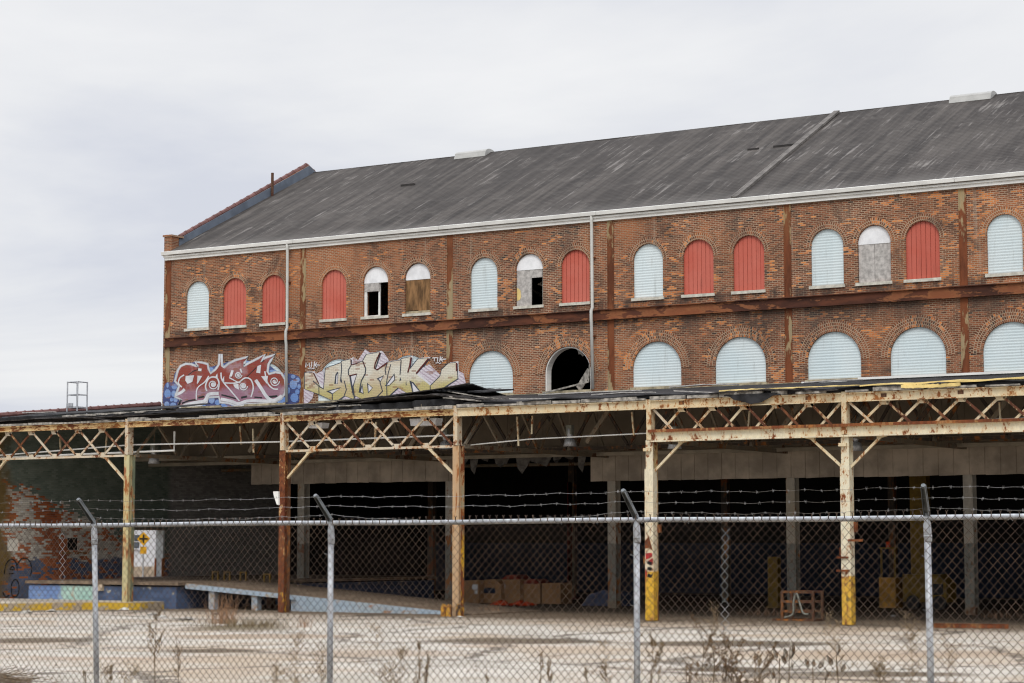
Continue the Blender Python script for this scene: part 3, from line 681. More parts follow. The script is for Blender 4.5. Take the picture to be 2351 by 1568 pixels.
# ------------------------------------------------------------------ graffiti (flat paint films on the wall)
def gr(ox, oy, k):
    def f(pts): return [at((ox + x / k) / 1.74225, (oy + y / k) / 1.74225, 1, W) for x, y in pts]
    return f
def smooth(pts, n=4, closed=True):
    out = []; N_ = len(pts)
    rng = range(N_) if closed else range(N_ - 1)
    for i in rng:
        if closed: p0, p1, p2, p3 = pts[i - 1], pts[i], pts[(i + 1) % N_], pts[(i + 2) % N_]
        else: p0, p1, p2, p3 = pts[max(i - 1, 0)], pts[i], pts[i + 1], pts[min(i + 2, N_ - 1)]
        for k in range(n):
            t = k / n
            out.append(tuple(.5 * ((2 * b) + (c - a) * t + (2 * a - 5 * b + 4 * c - d) * t * t + (3 * b - a - 3 * c + d) * t ** 3) for a, b, c, d in zip(p0, p1, p2, p3)))
    if not closed: out.append(pts[-1])
    return out
film_n = 0
def film(m, P3, layer):
    global film_n; film_n += 1
    q = [(p.x, W - .022 - .0004 * film_n, p.z) for p in P3]; m.prism(q, (0, .002, 0))
def stroke(m, pts, wd, f, layer):
    if len(pts) < 2: return
    global film_n; film_n += 1
    L, Rr = [], []
    for i, p in enumerate(pts):
        a = pts[max(i - 1, 0)]; b = pts[min(i + 1, len(pts) - 1)]; dx, dy = b[0] - a[0], b[1] - a[1]; l = math.hypot(dx, dy) or 1
        ww = wd[i] if isinstance(wd, list) else wd
        L.append((p[0] - dy / l * ww / 2, p[1] + dx / l * ww / 2)); Rr.append((p[0] + dy / l * ww / 2, p[1] - dx / l * ww / 2))
    for i in range(len(pts) - 1):
        q = [(p.x, W - .022 - .0004 * film_n, p.z) for p in f([L[i], L[i + 1], Rr[i + 1], Rr[i]])]
        m.add(q, [(0, 1, 2, 3)])
def spiral(cx_, cy_, r, turns=2.0, n=26, a0=0):
    return [(cx_ + r * (1 - k / n * .92) * math.cos(a0 + turns * 2 * math.pi * k / n), cy_ + r * (1 - k / n * .92) * math.sin(a0 + turns * 2 * math.pi * k / n)) for k in range(n + 1)]
def blob(cx_, cy_, rx, ry, n=10): return [(cx_ + rx * math.cos(2 * math.pi * k / n), cy_ + ry * math.sin(2 * math.pi * k / n)) for k in range(n)]
def paintfade(name, lo, hi, z0, z1, third=None, th=.5, stripe=0):
    m = Mat(name, .7); z = m.sep(m.pos())[2]; n = m.noise(m.pos(), 2.2, 5, .65)
    t = m.math('ADD', z, m.math('MULTIPLY', m.math('SUBTRACT', n, .5), .9))
    c = m.mix(m.step(t, z0, z1), lo, hi)
    if third: c = m.mix(m.step(m.noise(m.pos(), 1.1, 4), .50, .66, 0, th), c, third)
    if stripe:
        s = m.math('SINE', m.math('MULTIPLY', m.math('ADD', z, m.math('MULTIPLY', m.sep(m.pos())[0], stripe)), 42.))
        c = m.mix(m.step(s, .1, .7, 0, .6), c, (.38, .28, .37))
    body, r1, r2, cell = bricknodes(m, m.sep(m.pos())[0], z); c = m.mix(m.step(body, 1., 0., 0, .35), c, (.16, .13, .12)); c = m.mix(m.step(m.math('ADD', m.noise(cell, 1.6, 5, .7), m.math('MULTIPLY', r1, .1)), .63, .67, 0, .6), c, (.26, .105, .055))
    m.color(c); return m.m
G1 = [paintfade('graffiti_navy', (.045, .065, .20), (.07, .10, .26), 8.4, 9.4), paintfade('graffiti_blue', (.15, .28, .60), (.22, .34, .62), 8.4, 9.4, (.40, .50, .68), .5), plain('graffiti_black', (.025, .028, .03), .3, 2),
      plain('graffiti_white', (.66, .67, .70), .12, 3), paintfade('graffiti_red', (.33, .17, .235), (.29, .050, .034), 8.80, 9.05, (.52, .44, .49), .5), plain('graffiti_grey', (.50, .52, .55), .15, 3)]
f1 = gr(640, 1380, 3.792)
m = MB(); m.k = 0
film(m, f1(smooth([(60, 680), (105, 570), (200, 560), (230, 430), (330, 330), (520, 260), (700, 300), (780, 330), (960, 280), (1100, 240), (1380, 240), (1640, 300), (1780, 400), (1900, 430), (2010, 440), (2120, 490), (2140, 600), (2120, 760), (2100, 870), (1900, 900), (1200, 945), (700, 950), (300, 975), (150, 970), (60, 900)])), 0)
m.k = 1
for b in [(120, 610, 18, 40), (120, 740, 50, 70), (225, 630, 45, 45), (215, 740, 40, 50), (180, 830, 25, 30), (240, 830, 35, 40), (205, 920, 50, 50), (110, 900, 40, 45), (780, 370, 40, 35), (790, 830, 45, 60), (880, 870, 42, 42), (1000, 910, 70, 35), (640, 920, 60, 25), (1110, 905, 50, 25),
          (2025, 480, 35, 30), (2095, 530, 32, 38), (2030, 600, 58, 72), (2115, 630, 26, 36), (2090, 710, 34, 38), (2045, 800, 62, 68), (1960, 690, 22, 50), (1880, 830, 50, 40), (1830, 870, 40, 25), (1340, 260, 40, 20), (960, 320, 25, 30), (1905, 460, 22, 40), (1720, 395, 60, 20)]:
    film(m, f1(blob(*b)), 1)
sil = [(270, 965), (330, 830), (235, 785), (265, 710), (300, 620), (235, 550), (255, 470), (280, 380), (320, 320), (400, 285), (480, 290), (560, 320), (590, 345), (545, 258), (640, 265), (730, 290), (745, 360), (775, 430), (850, 370), (900, 300), (912, 140), (942, 140), (950, 320), (975, 340), (1050, 280), (1150, 230), (1345, 180), (1290, 270), (1270, 320), (1400, 250), (1500, 200), (1595, 145), (1545, 265), (1600, 195), (1755, 145), (1690, 230), (1655, 290), (1640, 400), (1660, 440), (1760, 412), (1850, 430), (1905, 520), (1918, 640), (1900, 740), (1840, 820), (1740, 870), (1500, 890), (1300, 900), (1200, 935), (1050, 880), (920, 870), (900, 785), (740, 795), (715, 870), (600, 920), (440, 940), (300, 972)]
cxm, cym = 1080, 600
m.k = 2; film(m, f1([(x + (9 if x > cxm else -9), y + (10 if y > cym else -10)) for x, y in sil]), 2)
m.k = 4; film(m, f1(sil), 3)
m.k = 5; stroke(m, sil + sil[:2], 36, f1, 3)
m.k = 3; stroke(m, sil + sil[:2], 9, f1, 3)
m.k = 4
for q in [[(290, 560), (300, 470), (330, 395), (400, 350), (490, 355), (560, 385), (590, 372), (600, 312), (700, 315), (715, 385), (752, 455), (690, 535), (655, 595), (570, 650), (558, 835), (360, 870), (300, 925), (372, 800), (402, 690), (450, 640), (400, 590), (340, 640), (300, 605)],
          [(740, 530), (820, 430), (885, 350), (915, 300), (932, 420), (945, 545), (1000, 620), (1090, 720), (1195, 835), (1100, 800), (935, 770), (920, 700), (850, 715), (760, 700), (718, 620)],
          [(985, 375), (1100, 305), (1250, 262), (1230, 362), (1265, 440), (1250, 530), (1215, 570), (1060, 500), (985, 510), (960, 440)],
          [(990, 575), (1200, 590), (1330, 560), (1400, 600), (1410, 740), (1330, 860), (1225, 850), (1100, 710)],
          [(1262, 375), (1400, 293), (1512, 230), (1490, 310), (1425, 400), (1380, 495), (1300, 520), (1270, 430)],
          [(1560, 262), (1672, 203), (1620, 300), (1605, 420), (1640, 560), (1700, 650), (1820, 680), (1880, 600), (1870, 520), (1800, 455), (1700, 470), (1670, 560), (1560, 470), (1440, 470), (1500, 370)],
          [(1440, 480), (1560, 480), (1650, 600), (1720, 670), (1850, 660), (1880, 720), (1800, 800), (1640, 800), (1520, 640)],
          [(1430, 600), (1500, 620), (1600, 780), (1560, 815), (1420, 780)]]:
    film(m, f1(q), 4)
m.k = 2
for p, wd in [([(340, 885), (450, 845), (560, 830)], 22), ([(590, 800), (680, 780)], 26), ([(940, 755), (1080, 790), (1160, 815)], 22), ([(1240, 800), (1330, 780)], 30), ([(1440, 790), (1560, 800)], 20), ([(1640, 790), (1790, 775)], 30), ([(1290, 520), (1370, 440), (1470, 340)], 12), ([(440, 455), (510, 400), (590, 372)], 12)]:
    stroke(m, smooth(p, 4, False), wd, f1, 5)
m.k = 3
for p, wd in [([(375, 455), (310, 500), (290, 580), (340, 640)], 20), ([(240, 760), (330, 720), (385, 670)], 42), ([(300, 955), (420, 905), (560, 870), (680, 850), (720, 790), (760, 745), (900, 735)], 48), ([(720, 700), (700, 620), (740, 520), (810, 485), (880, 510), (905, 590), (890, 680)], 22), ([(930, 820), (1080, 850), (1200, 890), (1330, 850), (1500, 845), (1700, 855)], 46),
              ([(1460, 530), (1540, 650), (1640, 800), (1740, 840), (1860, 770)], 50), ([(750, 470), (690, 560), (575, 660), (560, 830)], 18), ([(935, 420), (955, 540), (1080, 690), (1215, 850)], 20), ([(985, 575), (1180, 575), (1300, 500), (1390, 530), (1425, 650), (1390, 790)], 20), ([(1060, 495), (1180, 560), (1230, 575)], 17), ([(1600, 400), (1640, 570), (1720, 660), (1800, 670)], 20), ([(590, 372), (640, 380)], 40), ([(1230, 360), (1250, 420)], 24)]:
    stroke(m, smooth(p, 4, False), wd, f1, 6)
for q in [[(400, 470), (530, 460), (500, 560), (430, 590), (395, 540)], [(580, 465), (650, 470), (600, 560), (570, 600)], [(840, 500), (880, 430), (885, 500)], [(1060, 480), (1095, 380), (1130, 390), (1100, 480)], [(1470, 420), (1490, 320), (1545, 300), (1530, 430)], [(1545, 475), (1650, 470), (1630, 590)], [(1120, 600), (1200, 590), (1210, 680), (1150, 650)], [(950, 540), (985, 465), (985, 560)]]:
    film(m, f1(q), 6)
film(m, f1(blob(815, 600, 34, 34)), 6); film(m, f1(blob(1195, 455, 22, 22)), 6); film(m, f1(blob(1270, 625, 30, 34)), 6); film(m, f1(blob(1755, 565, 16, 18)), 6)
for c in [(815, 600, 75), (1200, 455, 55), (1275, 625, 65), (1750, 550, 75)]: stroke(m, spiral(*c), 15, f1, 7)
o = m.build('graffiti', G1, bw); o['label'] = 'red and white graffiti lettering on a blue bubble ground'

G2 = [paintfade('graffiti_lilac', (.66, .60, .67), (.72, .68, .73), 8.4, 9.6, None, 0, .6), plain('graffiti_white_edge', (.68, .67, .69), .08, 3), plain('graffiti_slate', (.055, .065, .085), .3, 2),
      paintfade('graffiti_cream', (.55, .48, .20), (.74, .71, .60), 8.55, 9.15, (.60, .46, .30), .5), plain('graffiti_maroon', (.11, .022, .02), .3, 3)]
film_n = 0; f2 = gr(1200, 1380, 3.3586)
m = MB(); m.k = 0
for q in [[(55, 590), (190, 640), (170, 720), (110, 780), (55, 785)], [(215, 390), (320, 340), (330, 590), (260, 540)], [(660, 190), (720, 165), (780, 200), (800, 260), (680, 290)], [(780, 210), (880, 58), (950, 105), (1115, 85), (1190, 190), (1200, 240), (1040, 345), (900, 320)], [(1600, 330), (1740, 260), (1890, 400), (1750, 550), (1570, 390)],
          [(1170, 700), (1320, 565), (1460, 660), (1440, 690)], [(1880, 640), (2110, 470), (2130, 345), (2200, 380), (2230, 500), (2200, 620), (2060, 660)], [(2030, 640), (2250, 540), (2330, 640), (2180, 690)], [(330, 330), (700, 260), (1000, 330), (1700, 330), (1640, 660), (1180, 690), (600, 730), (330, 640)]]:
    film(m, f2(q), 0)
body = [(70, 375), (180, 370), (265, 545), (325, 590), (350, 315), (560, 240), (570, 220), (690, 190), (690, 275), (850, 220), (870, 180), (900, 130), (1085, 95), (1010, 320), (1050, 330), (1180, 235), (1360, 205), (1370, 185), (1500, 160), (1480, 330), (1590, 190), (1740, 175), (1560, 385), (1760, 550), (1890, 420), (1910, 330), (2000, 250), (2110, 235), (2120, 450), (1870, 610), (1750, 620), (1640, 660), (1480, 670), (1320, 570), (1190, 690), (1100, 680), (960, 748), (890, 748), (740, 680), (720, 725), (600, 680), (520, 735), (430, 738), (260, 660), (70, 590)]
ins = lambda P_, d, e: [(x + d, y + e) for x, y in P_]
m.k = 1; film(m, f2(ins(body, 22, -16)), 1)
m.k = 2; film(m, f2(ins(body, 13, 12)), 2); film(m, f2(ins(body, -9, -7)), 2.4)
m.k = 3; film(m, f2(body), 3)
m.k = 2
for q in [[(465, 525), (480, 400), (505, 358), (522, 372), (512, 520)], [(355, 620), (560, 565), (440, 665)], [(665, 410), (775, 385), (725, 560), (720, 705), (690, 560)], [(905, 505), (985, 575), (918, 655)], [(800, 635), (842, 515), (862, 660)], [(1035, 450), (1135, 405), (1085, 505)], [(1145, 550), (1275, 378), (1285, 470), (1205, 548)], [(1475, 478), (1530, 500), (1645, 650), (1520, 660)], [(550, 505), (560, 440), (575, 505)], [(1340, 490), (1352, 430), (1368, 470)], [(1425, 540), (1432, 470), (1438, 540)]]:
    film(m, f2(q), 4)
for p, wd in [([(560, 240), (565, 330), (550, 490)], 8), ([(690, 275), (655, 340), (660, 410)], 8), ([(850, 220), (890, 320), (880, 390), (830, 480), (800, 640)], 9), ([(1180, 235), (1150, 330), (1160, 400)], 8), ([(1225, 260), (1190, 380), (1170, 500), (1175, 680)], 7), ([(1365, 205), (1350, 400)], 8), ([(1080, 500), (1115, 620), (1000, 740)], 8), ([(600, 480), (630, 600), (600, 680)], 7), ([(440, 660), (440, 735)], 7), ([(1755, 550), (1755, 620)], 7), ([(720, 560), (735, 690)], 9), ([(325, 590), (270, 560), (180, 480)], 7), ([(260, 560), (262, 660)], 6)]:
    stroke(m, p, wd * 1.7, f2, 4)
m.k = 1
for q in [[(490, 520), (497, 420), (512, 385), (510, 515)], [(400, 622), (540, 585), (445, 650)], [(692, 420), (765, 402), (715, 550)], [(925, 530), (975, 578), (930, 630)], [(825, 630), (842, 560), (852, 645)], [(1065, 455), (1120, 425), (1090, 485)], [(1175, 540), (1268, 410), (1275, 465), (1205, 540)], [(1510, 505), (1630, 650), (1535, 655)]]:
    film(m, f2(q), 5)
m.k = 4
for p, wd in [([(690, 190), (692, 270), (780, 245)], 14), ([(850, 222), (880, 300)], 10), ([(1082, 100), (1020, 240), (1005, 310), (1040, 335), (1180, 240)], 16), ([(1500, 165), (1480, 280), (1455, 370)], 18), ([(1735, 180), (1610, 330), (1570, 380)], 18), ([(2110, 240), (2112, 350)], 20), ([(190, 375), (260, 520)], 14), ([(670, 412), (770, 388)], 12)]:
    stroke(m, p, wd, f2, 5)
m.k = 1                                        # the two small white tags
for p, wd in [([(85, 300), (92, 240), (110, 280), (130, 240), (140, 300)], 12), ([(160, 300), (168, 225)], 12), ([(195, 305), (205, 220)], 12), ([(240, 235), (205, 268), (240, 300)], 12), ([(205, 268), (278, 270)], 12), ([(120, 318), (160, 305), (150, 325), (205, 312)], 10),
              ([(1785, 175), (1850, 170)], 12), ([(1815, 172), (1812, 220)], 12), ([(1860, 165), (1856, 225)], 12), ([(1895, 155), (1885, 225)], 12), ([(1925, 165), (1890, 195), (1930, 220)], 12), ([(1890, 195), (1970, 190)], 12), ([(1830, 245), (1870, 235), (1880, 250), (1905, 240)], 10)]:
    stroke(m, p, wd, f2, 1)
o = m.build('graffiti', G2, bw); o['label'] = 'cream and gold graffiti lettering with slate outlines on a hatched lilac ground'

# ================================================================== loading canopy
cp = thing('loading_canopy', 'long rusting steel loading canopy on columns with lattice trusses and a torn black roof', 'canopy', (0, 0, 0))
CX_ = [-29.25, -21.85, -14.6, -7.3, 0.0, 6.62, 13.9, 21.2]
ZB, ZT = 6.62, 6.94                            # eaves beam
TB = 5.60                                      # truss bottom chord
colmat = {-21.85: ('col_pale', 'col_green'), -14.6: ('col_rust', 'rust_dark'), -7.3: ('col_tan', 'flange_a'), 0.0: ('col_cream', 'flange_b'), 6.62: ('col_yellow2', 'col_yellow2')}
collab = {-21.85: 'pale yellow rusting column with a green rear flange', -14.6: 'dark rust column with yellow flecks at its foot', -7.3: 'tan column with a yellow flaking rear flange', 0.0: 'white column with a tall yellow foot and red scrawls', 6.62: 'white column with a yellow foot and rusty brackets'}
for x in CX_:
    fm, rm = colmat.get(x, ('col_cream', 'col_cream')); z0 = .27 if x == -21.85 else 0.
    m = MB(); m.box(x - .125, x + .125, -.02, .02, z0, TB + .05); m.box(x - .012, x + .012, .021, .28, z0, TB + .05)
    o = m.build('column', M[fm], cp)
    if x in collab: o['label'] = collab[x]
    m = MB(); m.box(x - .125, x + .125, .282, .32, z0, TB + .05); m.build('rear_flange', M[rm], o)
    m = MB(); m.box(x - .08, x + .08, -.05, .24, TB + .06, ZT + .04)
    m.build('post_head', M['cream'] if x > -1 else M['truss_paint'], o)
    if x in (0.0, 6.62):
        m = MB(); m.box(x - .15, x + .15, -.06, -.022, .02, 4.75); m.box(x - .15, x - .138, -.021, .22, .02, 4.75); m.box(x + .138, x + .15, -.021, .22, .02, 4.75); m.build('cover_plate', M[fm], o)
        m = MB(); m.box(x - .17, x + .08, -.12, .2, TB - .30, TB - .20); m.build('bearing_plate', M['cream'], o)
# foot guards, brackets and scraps on the columns
fr = {o_.name: o_ for o_ in bpy.data.objects if o_.name.startswith('column')}
cols_ = [q for q in COL.objects if q.parent == cp and q.name.startswith('column')]
def colat(x): return min(cols_, key=lambda q: abs(min(v.co.x for v in q.data.vertices) + .125 - x))
m = MB()
for dx, dy in ((-.42, -.1), (.22, -.15), (-.10, -.25)): m = MB(); m.tube([(-7.3 + dx, dy, .0), (-7.3 + dx, dy, .30), (-7.3 + dx + .05, dy, .36)], .10, 7); m.build('foot_guard', M['yellow_flange'], colat(-7.3))
for bx in ((.10, .55, -.12, -.062, 2.47, 2.54), (-.28, .09, -.13, -.062, 1.97, 2.03), (-.28, .10, -.13, -.062, 1.58, 1.64), (-.19, -.152, -.09, -.062, 2.06, 2.3), (.152, .25, .20, .30, 2.75, 3.05)):
    m = MB(); m.box(6.62 + bx[0], 6.62 + bx[1], *bx[2:]); m.build('bracket', M['rust'], colat(6.62))
m = MB(); m.prism([(-.14, -.075, 2.5), (.0, -.075, 2.62), (.08, -.075, 2.35), (.13, -.075, 2.2), (.0, -.075, 2.28), (-.14, -.075, 2.24)], (0, .012, 0)); m.build('bent_plate', M['rust'], colat(0.))
for bx in ((-.20, -.152, -.08, -.04, 1.78, 2.0), (.152, .25, .2, .30, 2.75, 3.0)): m = MB(); m.box(*bx); m.build('bracket', M['rust'], colat(0.))
m = MB(); m.k = 0
for q in [[(-.13, 2.1), (.09, 2.12), (.12, 2.0), (-.12, 1.9)], [(-.02, 1.88), (.13, 1.96), (.11, 1.72), (-.03, 1.76)], [(-.14, 1.62), (-.07, 1.5), (-.13, 1.2)]]: m.prism([(x, -.066, z) for x, z in q], (0, .004, 0))
m.prism([(.02, .274, 1.95), (.124, .274, 1.95), (.124, .274, 1.55), (.02, .274, 1.55)], (0, .004, 0))
m.build('red_scrawl', plain('red_spray', (.36, .03, .03), .3, 4), colat(0.))
m = MB()
for z in (1.82, 1.64, 1.42): m.bar((-.06, -.067, z), (.09, -.067, z - .04), .004, .10)
m.build('black_scrawl', M['black'], colat(0.))
m = MB(); m.prism([(-14.93, -.1, 4.22), (-14.70, -.1, 4.22), (-14.68, -.1, 3.74), (-14.76, -.1, 3.76), (-14.90, -.1, 4.08)], (0, .10, 0)); m.build('white_bracket', M['white_trim'], colat(-14.6))
# eaves beam: a channel in lengths
for i in range(len(CX_) - 1):
    a, b = CX_[i] + .082, CX_[i + 1] - .082; mt = M['cream'] if i >= 3 else M['cream_rust']; ZB, ZT = (6.62, 6.90) if i >= 3 else (6.66, 6.87)
    s0 = .05 if i in (3,) else 0
    m = MB(); m.box(a, b, -.03, .0, ZB, ZT); m.box(a, b, -.10, -.032, ZT - .03, ZT); m.box(a, b, -.10, -.032, ZB, ZB + .03)
    m.build('eaves_beam', mt, cp)
    m = MB(); x = a
    while x < b - .3:
        l = random.uniform(.5, 1.6); m.box(x, min(x + l, b), -.13 + random.uniform(-.02, .02), .25, ZT + .012, ZT + .06 + random.uniform(0, .09)); x += l + random.uniform(.0, .05 if i < 4 else .3)
    m.build('rotten_edge', M['grey_wood'], cp)
    if i >= 4:
        for k in range(3): m = MB(); xx = a + (k + .5) * (b - a) / 3; m.box(xx - .09, xx + .09, -.036, -.030, ZB + .11, ZB + .22); m.build('rust_patch', M['rust_dark'], cp)
ZB, ZT = 6.64, 6.94
# lattice trusses
def lattice(a, b, girder):
    t = MB(); zb, zt = TB, ZB; n = 6; p = (b - a) / n
    zc = zb + (.36 if girder else 0.)
    t.bar((a, .06, zb + .03), (b, .06, zb + .03), .07, .08)
    o = t.build('truss', M['truss_paint'] if not girder else M['cream'], cp)
    mm = M['truss_paint'] if not girder else M['cream']
    for k in range(n):
        x0, x1 = a + k * p, a + (k + 1) * p
        d = MB(); d.bar((x0 + .07, .04, zt - .03), (x1 - .10, .04, zb + .10), .04, .075); d.build('diagonal', M['truss_rust'] if random.random() < .72 else M['truss_paint'], o)
        d = MB(); d.bar((x0 + .10, .09, zb + .10), (x1 - .07, .09, zt - .03), .04, .075); d.build('diagonal', mm if random.random() < .8 or girder else M['truss_rust'], o)
    for k in range(1, n):
        x = a + k * p
        d = MB(); d.prism([(x - .20, .02, zt + .02), (x + .20, .02, zt + .02), (x + .12, .02, zt - .13), (x - .12, .02, zt - .13)], (0, .012, 0)); d.build('gusset', mm, o)
        if not girder: d = MB(); d.prism([(x - .20, .02, zb - .0), (x + .20, .02, zb - .0), (x + .12, .02, zb + .17), (x - .12, .02, zb + .17)], (0, .012, 0)); d.build('gusset', M['truss_paint'], o)
    if girder:
        d = MB(); d.box(a - .075, b + .075, -.12, .13, zb + .29, zb + .335); d.box(a - .075, b + .075, -.012, .012, zb + .031, zb + .289); d.box(a - .075, b + .075, -.12, .13, zb - .015, zb + .03)
        o2 = d.build('girder', M['col_cream'], o)
        d = MB(); d.box(a - .078, b + .078, -.125, .125, zb + .337, zb + .375); d.box(a - .078, b + .078, -.128, -.1202, zb + .285, zb + .336); d.build('girder_flange', M['rust'], o2)
for a, b, gdr in ((CX_[0], CX_[1], 0), (CX_[2], CX_[3], 0), (CX_[4], CX_[5], 1), (CX_[5], CX_[6], 1), (CX_[6], CX_[7], 1)): lattice(a + .082, b - .082, gdr)
# knee braces
for x, s in ((CX_[0], 1), (CX_[1], -1), (CX_[2], 1), (CX_[3], -1), (CX_[4], 1), (CX_[5], -1), (CX_[5], 1), (CX_[6], -1)):
    m = MB(); m.bar((x + s * .13, .10, TB - .92), (x + s * 1.12, .06, TB - .03), .05, .075); m.bar((x + s * .13, .17, TB - .92), (x + s * 1.12, .13, TB - .03), .04, .05); m.bar((x + s * 1.0, .08, TB - .06), (x + s * 1.30, .08, TB + .0), .09, .06)
    m.build('knee_brace', M['cream'], cp)
# roof frame reaching back to the warehouse
ztop = lambda y: ZT - .10 + (y / W) * 1.12
for x in CX_[1:]:
    m = MB(); m.bar((x, .45, TB + .05), (x, W - .32, TB + .05), .12, .14); m.bar((x, .45, ztop(.45) - .1), (x, W - .32, ztop(W) - .12), .12, .14)
    o = m.build('cross_truss', M['inner_steel'], cp); n = 8; q = (W - .8) / n
    for k in range(n):
        y0, y1 = .45 + k * q, .45 + (k + 1) * q
        d = MB()
        if k % 2 == 0: d.bar((x + .05, y0, TB + .1), (x + .05, y1, ztop(y1) - .15), .07, .09)
        else: d.bar((x - .05, y0, ztop(y0) - .15), (x - .05, y1, TB + .1), .07, .09)
        d.build('diagonal', M['inner_steel'], o)
for y in (2.1, 4.2, 6.3, 8.4):
    m = MB(); m.bar((XL + .2, y, ztop(y) + .07), (XR, y, ztop(y) + .07), .10, .16); m.build('purlin', M['inner_steel'], cp)
# secondary lattice under the roof, seen through the front trusses
for i in range(1, len(CX_) - 1):
    a, b = CX_[i] + .1, CX_[i + 1] - .1; m = MB(); n = 6; p = (b - a) / n; y = 7.4
    m.bar((a, y, TB + .22), (b, y, TB + .22), .08, .12)
    for k in range(n):
        x0, x1 = a + k * p, a + (k + 1) * p; zt_ = ztop(y) - .02
        m.bar((x0, y, TB + .26), (x1, y, zt_), .06, .10) if k % 2 == 0 else m.bar((x0, y, zt_), (x1, y, TB + .26), .06, .10)
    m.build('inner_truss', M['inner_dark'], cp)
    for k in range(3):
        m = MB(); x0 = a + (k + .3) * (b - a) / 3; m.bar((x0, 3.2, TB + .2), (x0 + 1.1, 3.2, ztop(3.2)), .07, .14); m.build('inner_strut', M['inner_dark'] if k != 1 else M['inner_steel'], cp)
# roof deck: whole on the right, burnt away along the front on the left
def deck(x0, x1, y0, th=.10):
    m = MB(); z = lambda y: ZT + .10 + (y / W) * 1.06
    m.prism([(x0, y0, z(y0)), (x0, W - .12, z(W)), (x0, W - .12, z(W) - th), (x0, y0, z(y0) - th)], (x1 - x0, 0, 0)); return m
deck(-6.95, XR, -.05).build('roof_deck', M['black_roofing'], cp)
deck(XL + .05, -6.96, 2.3).build('roof_deck', M['black_roofing'], cp)
def sag(name, x0, x1, y0, y1, zf, mat, nx=24, th=.035, jag=.12, tilt=.10):
    """a bent, ragged-edged strip of roofing with thickness; zf(t) gives its height along x"""
    m = MB()
    for i in range(nx + 1):
        t = i / nx; x = x0 + (x1 - x0) * t; ja = random.uniform(-jag, jag); jb = random.uniform(-jag, jag) * .4; z = zf(t)
        for y, zz in ((y0 + ja, z), (y1 + jb, z + tilt * (y1 - y0)), (y1 + jb, z + tilt * (y1 - y0) - th), (y0 + ja, z - th)): m.v.append((x, y, zz + random.uniform(-.012, .012)))
        if i:
            a = 4 * (i - 1)
            for k in range(4): m.f.append([a + k, a + (k + 1) % 4, a + 4 + (k + 1) % 4, a + 4 + k]); m.mi.append(0)
    m.f += [[3, 2, 1, 0], [4 * nx + k for k in range(4)]]; m.mi += [0, 0]
    return m.build(name, mat, cp)
sag('torn_roofing', -29.3, -15.2, .1, 2.6, lambda t: 7.10 + .10 * t + .03 * math.sin(9 * t), M['torn_felt'])
sag('torn_roofing', -29.3, -20.6, .9, 3.2, lambda t: 7.30 + .10 * t, M['black_roofing'], tilt=.13)
sag('torn_roofing', -25.6, -20.9, .5, 1.6, lambda t: 7.24 + .06 * t, M['grey_wood'], jag=.05, th=.06)
sag('torn_roofing', -21.0, -13.0, .2, 2.4, lambda t: 7.20 - .06 * t, M['black_roofing'])
sag('torn_roofing', -16.5, -7.3, .9, 3.4, lambda t: 7.24 + .56 * t ** 1.6, M['black_roofing'], jag=.08, th=.05, tilt=-.13)
sag('torn_roofing', -15.8, -9.5, .5, 2.4, lambda t: 7.14 + .30 * t ** 1.5, M['torn_felt'], jag=.15, th=.04, tilt=-.05)
sag('torn_roofing', -13.2, -7.1, 1.6, 3.0, lambda t: 7.1 + .3 * t, M['black_roofing'], jag=.1, th=.3, tilt=.0)
sag('torn_roofing', -9.0, -6.9, .9, 3.0, lambda t: 7.62 - .12 * t, M['black_roofing'], jag=.3, th=.04)
sag('torn_roofing', -8.4, -4.8, .3, 2.2, lambda t: 7.42 - .42 * t, M['torn_felt'], jag=.35, th=.04)
sag('torn_roofing', -7.0, 1.5, -.12, 1.4, lambda t: 7.07 + .03 * math.sin(t * 17), M['black_roofing'], jag=.1)
sag('torn_roofing', 2.2, 6.5, -.22, 1.6, lambda t: 7.06 + .06 * math.sin(t * 5) - .12 * max(0, .35 - abs(t - .2)), M['torn_felt'], jag=.16)
sag('torn_roofing', 2.7, 4.6, -.16, .1, lambda t: 6.97 - .04 * t, M['black_roofing'], jag=.01, tilt=.5)
m = MB(); m.prism([(2.8, -.16, 6.97), (4.5, -.16, 6.98), (4.25, -.165, 6.84), (3.95, -.165, 6.70), (3.6, -.165, 6.66), (3.3, -.165, 6.76), (3.05, -.165, 6.80)], (0, .03, 0)); m.build('drooping_felt', M['black_roofing'], cp)
sag('torn_roofing', 6.4, 30., -.15, 1.5, lambda t: 7.07 + .02 * math.sin(t * 40), M['black_roofing'], jag=.06, nx=50)
sag('insulation', 7.2, 17., -.17, .5, lambda t: 7.10 + .05 * t + .015 * math.sin(t * 30), M['insul'], jag=.03, th=.04)
sag('insulation', 8.5, 10.3, -.20, -.10, lambda t: 7.06 - .02 * math.sin(t * 3.1), M['insul'], jag=.02, th=.10)
sag('insulation', 2.5, 7.0, -.10, .3, lambda t: 7.12, M['insul'], jag=.03, th=.025)
sag('torn_roofing', -29.3, -7.4, .55, 2.5, lambda t: 7.24 + .04 * math.sin(t * 21), M['black_roofing'], jag=.2, th=.22, tilt=.03, nx=60)
for x0, x1, y, z, mt in ((-27.0, -22.5, .35, 7.12, 'torn_felt'), (-21.5, -16.0, .3, 7.16, 'torn_felt'), (-15.5, -11.5, .35, 7.15, 'grey_wood'), (-12.6, -8.2, .45, 7.36, 'torn_felt')):
    sag('torn_roofing', x0, x1, y, y + .35, lambda t: z + .10 * t * (1 if x0 > -13 else .4), M[mt], jag=.05, th=.035, tilt=-.2)
m = MB(); m.box(1.0, 2.6, 9.4, 9.7, 8.0, 8.05); m.box(3.2, XR, 9.2, 9.55, 8.02, 8.10); m.build('roof_flashing', M['white_trim'], cp)
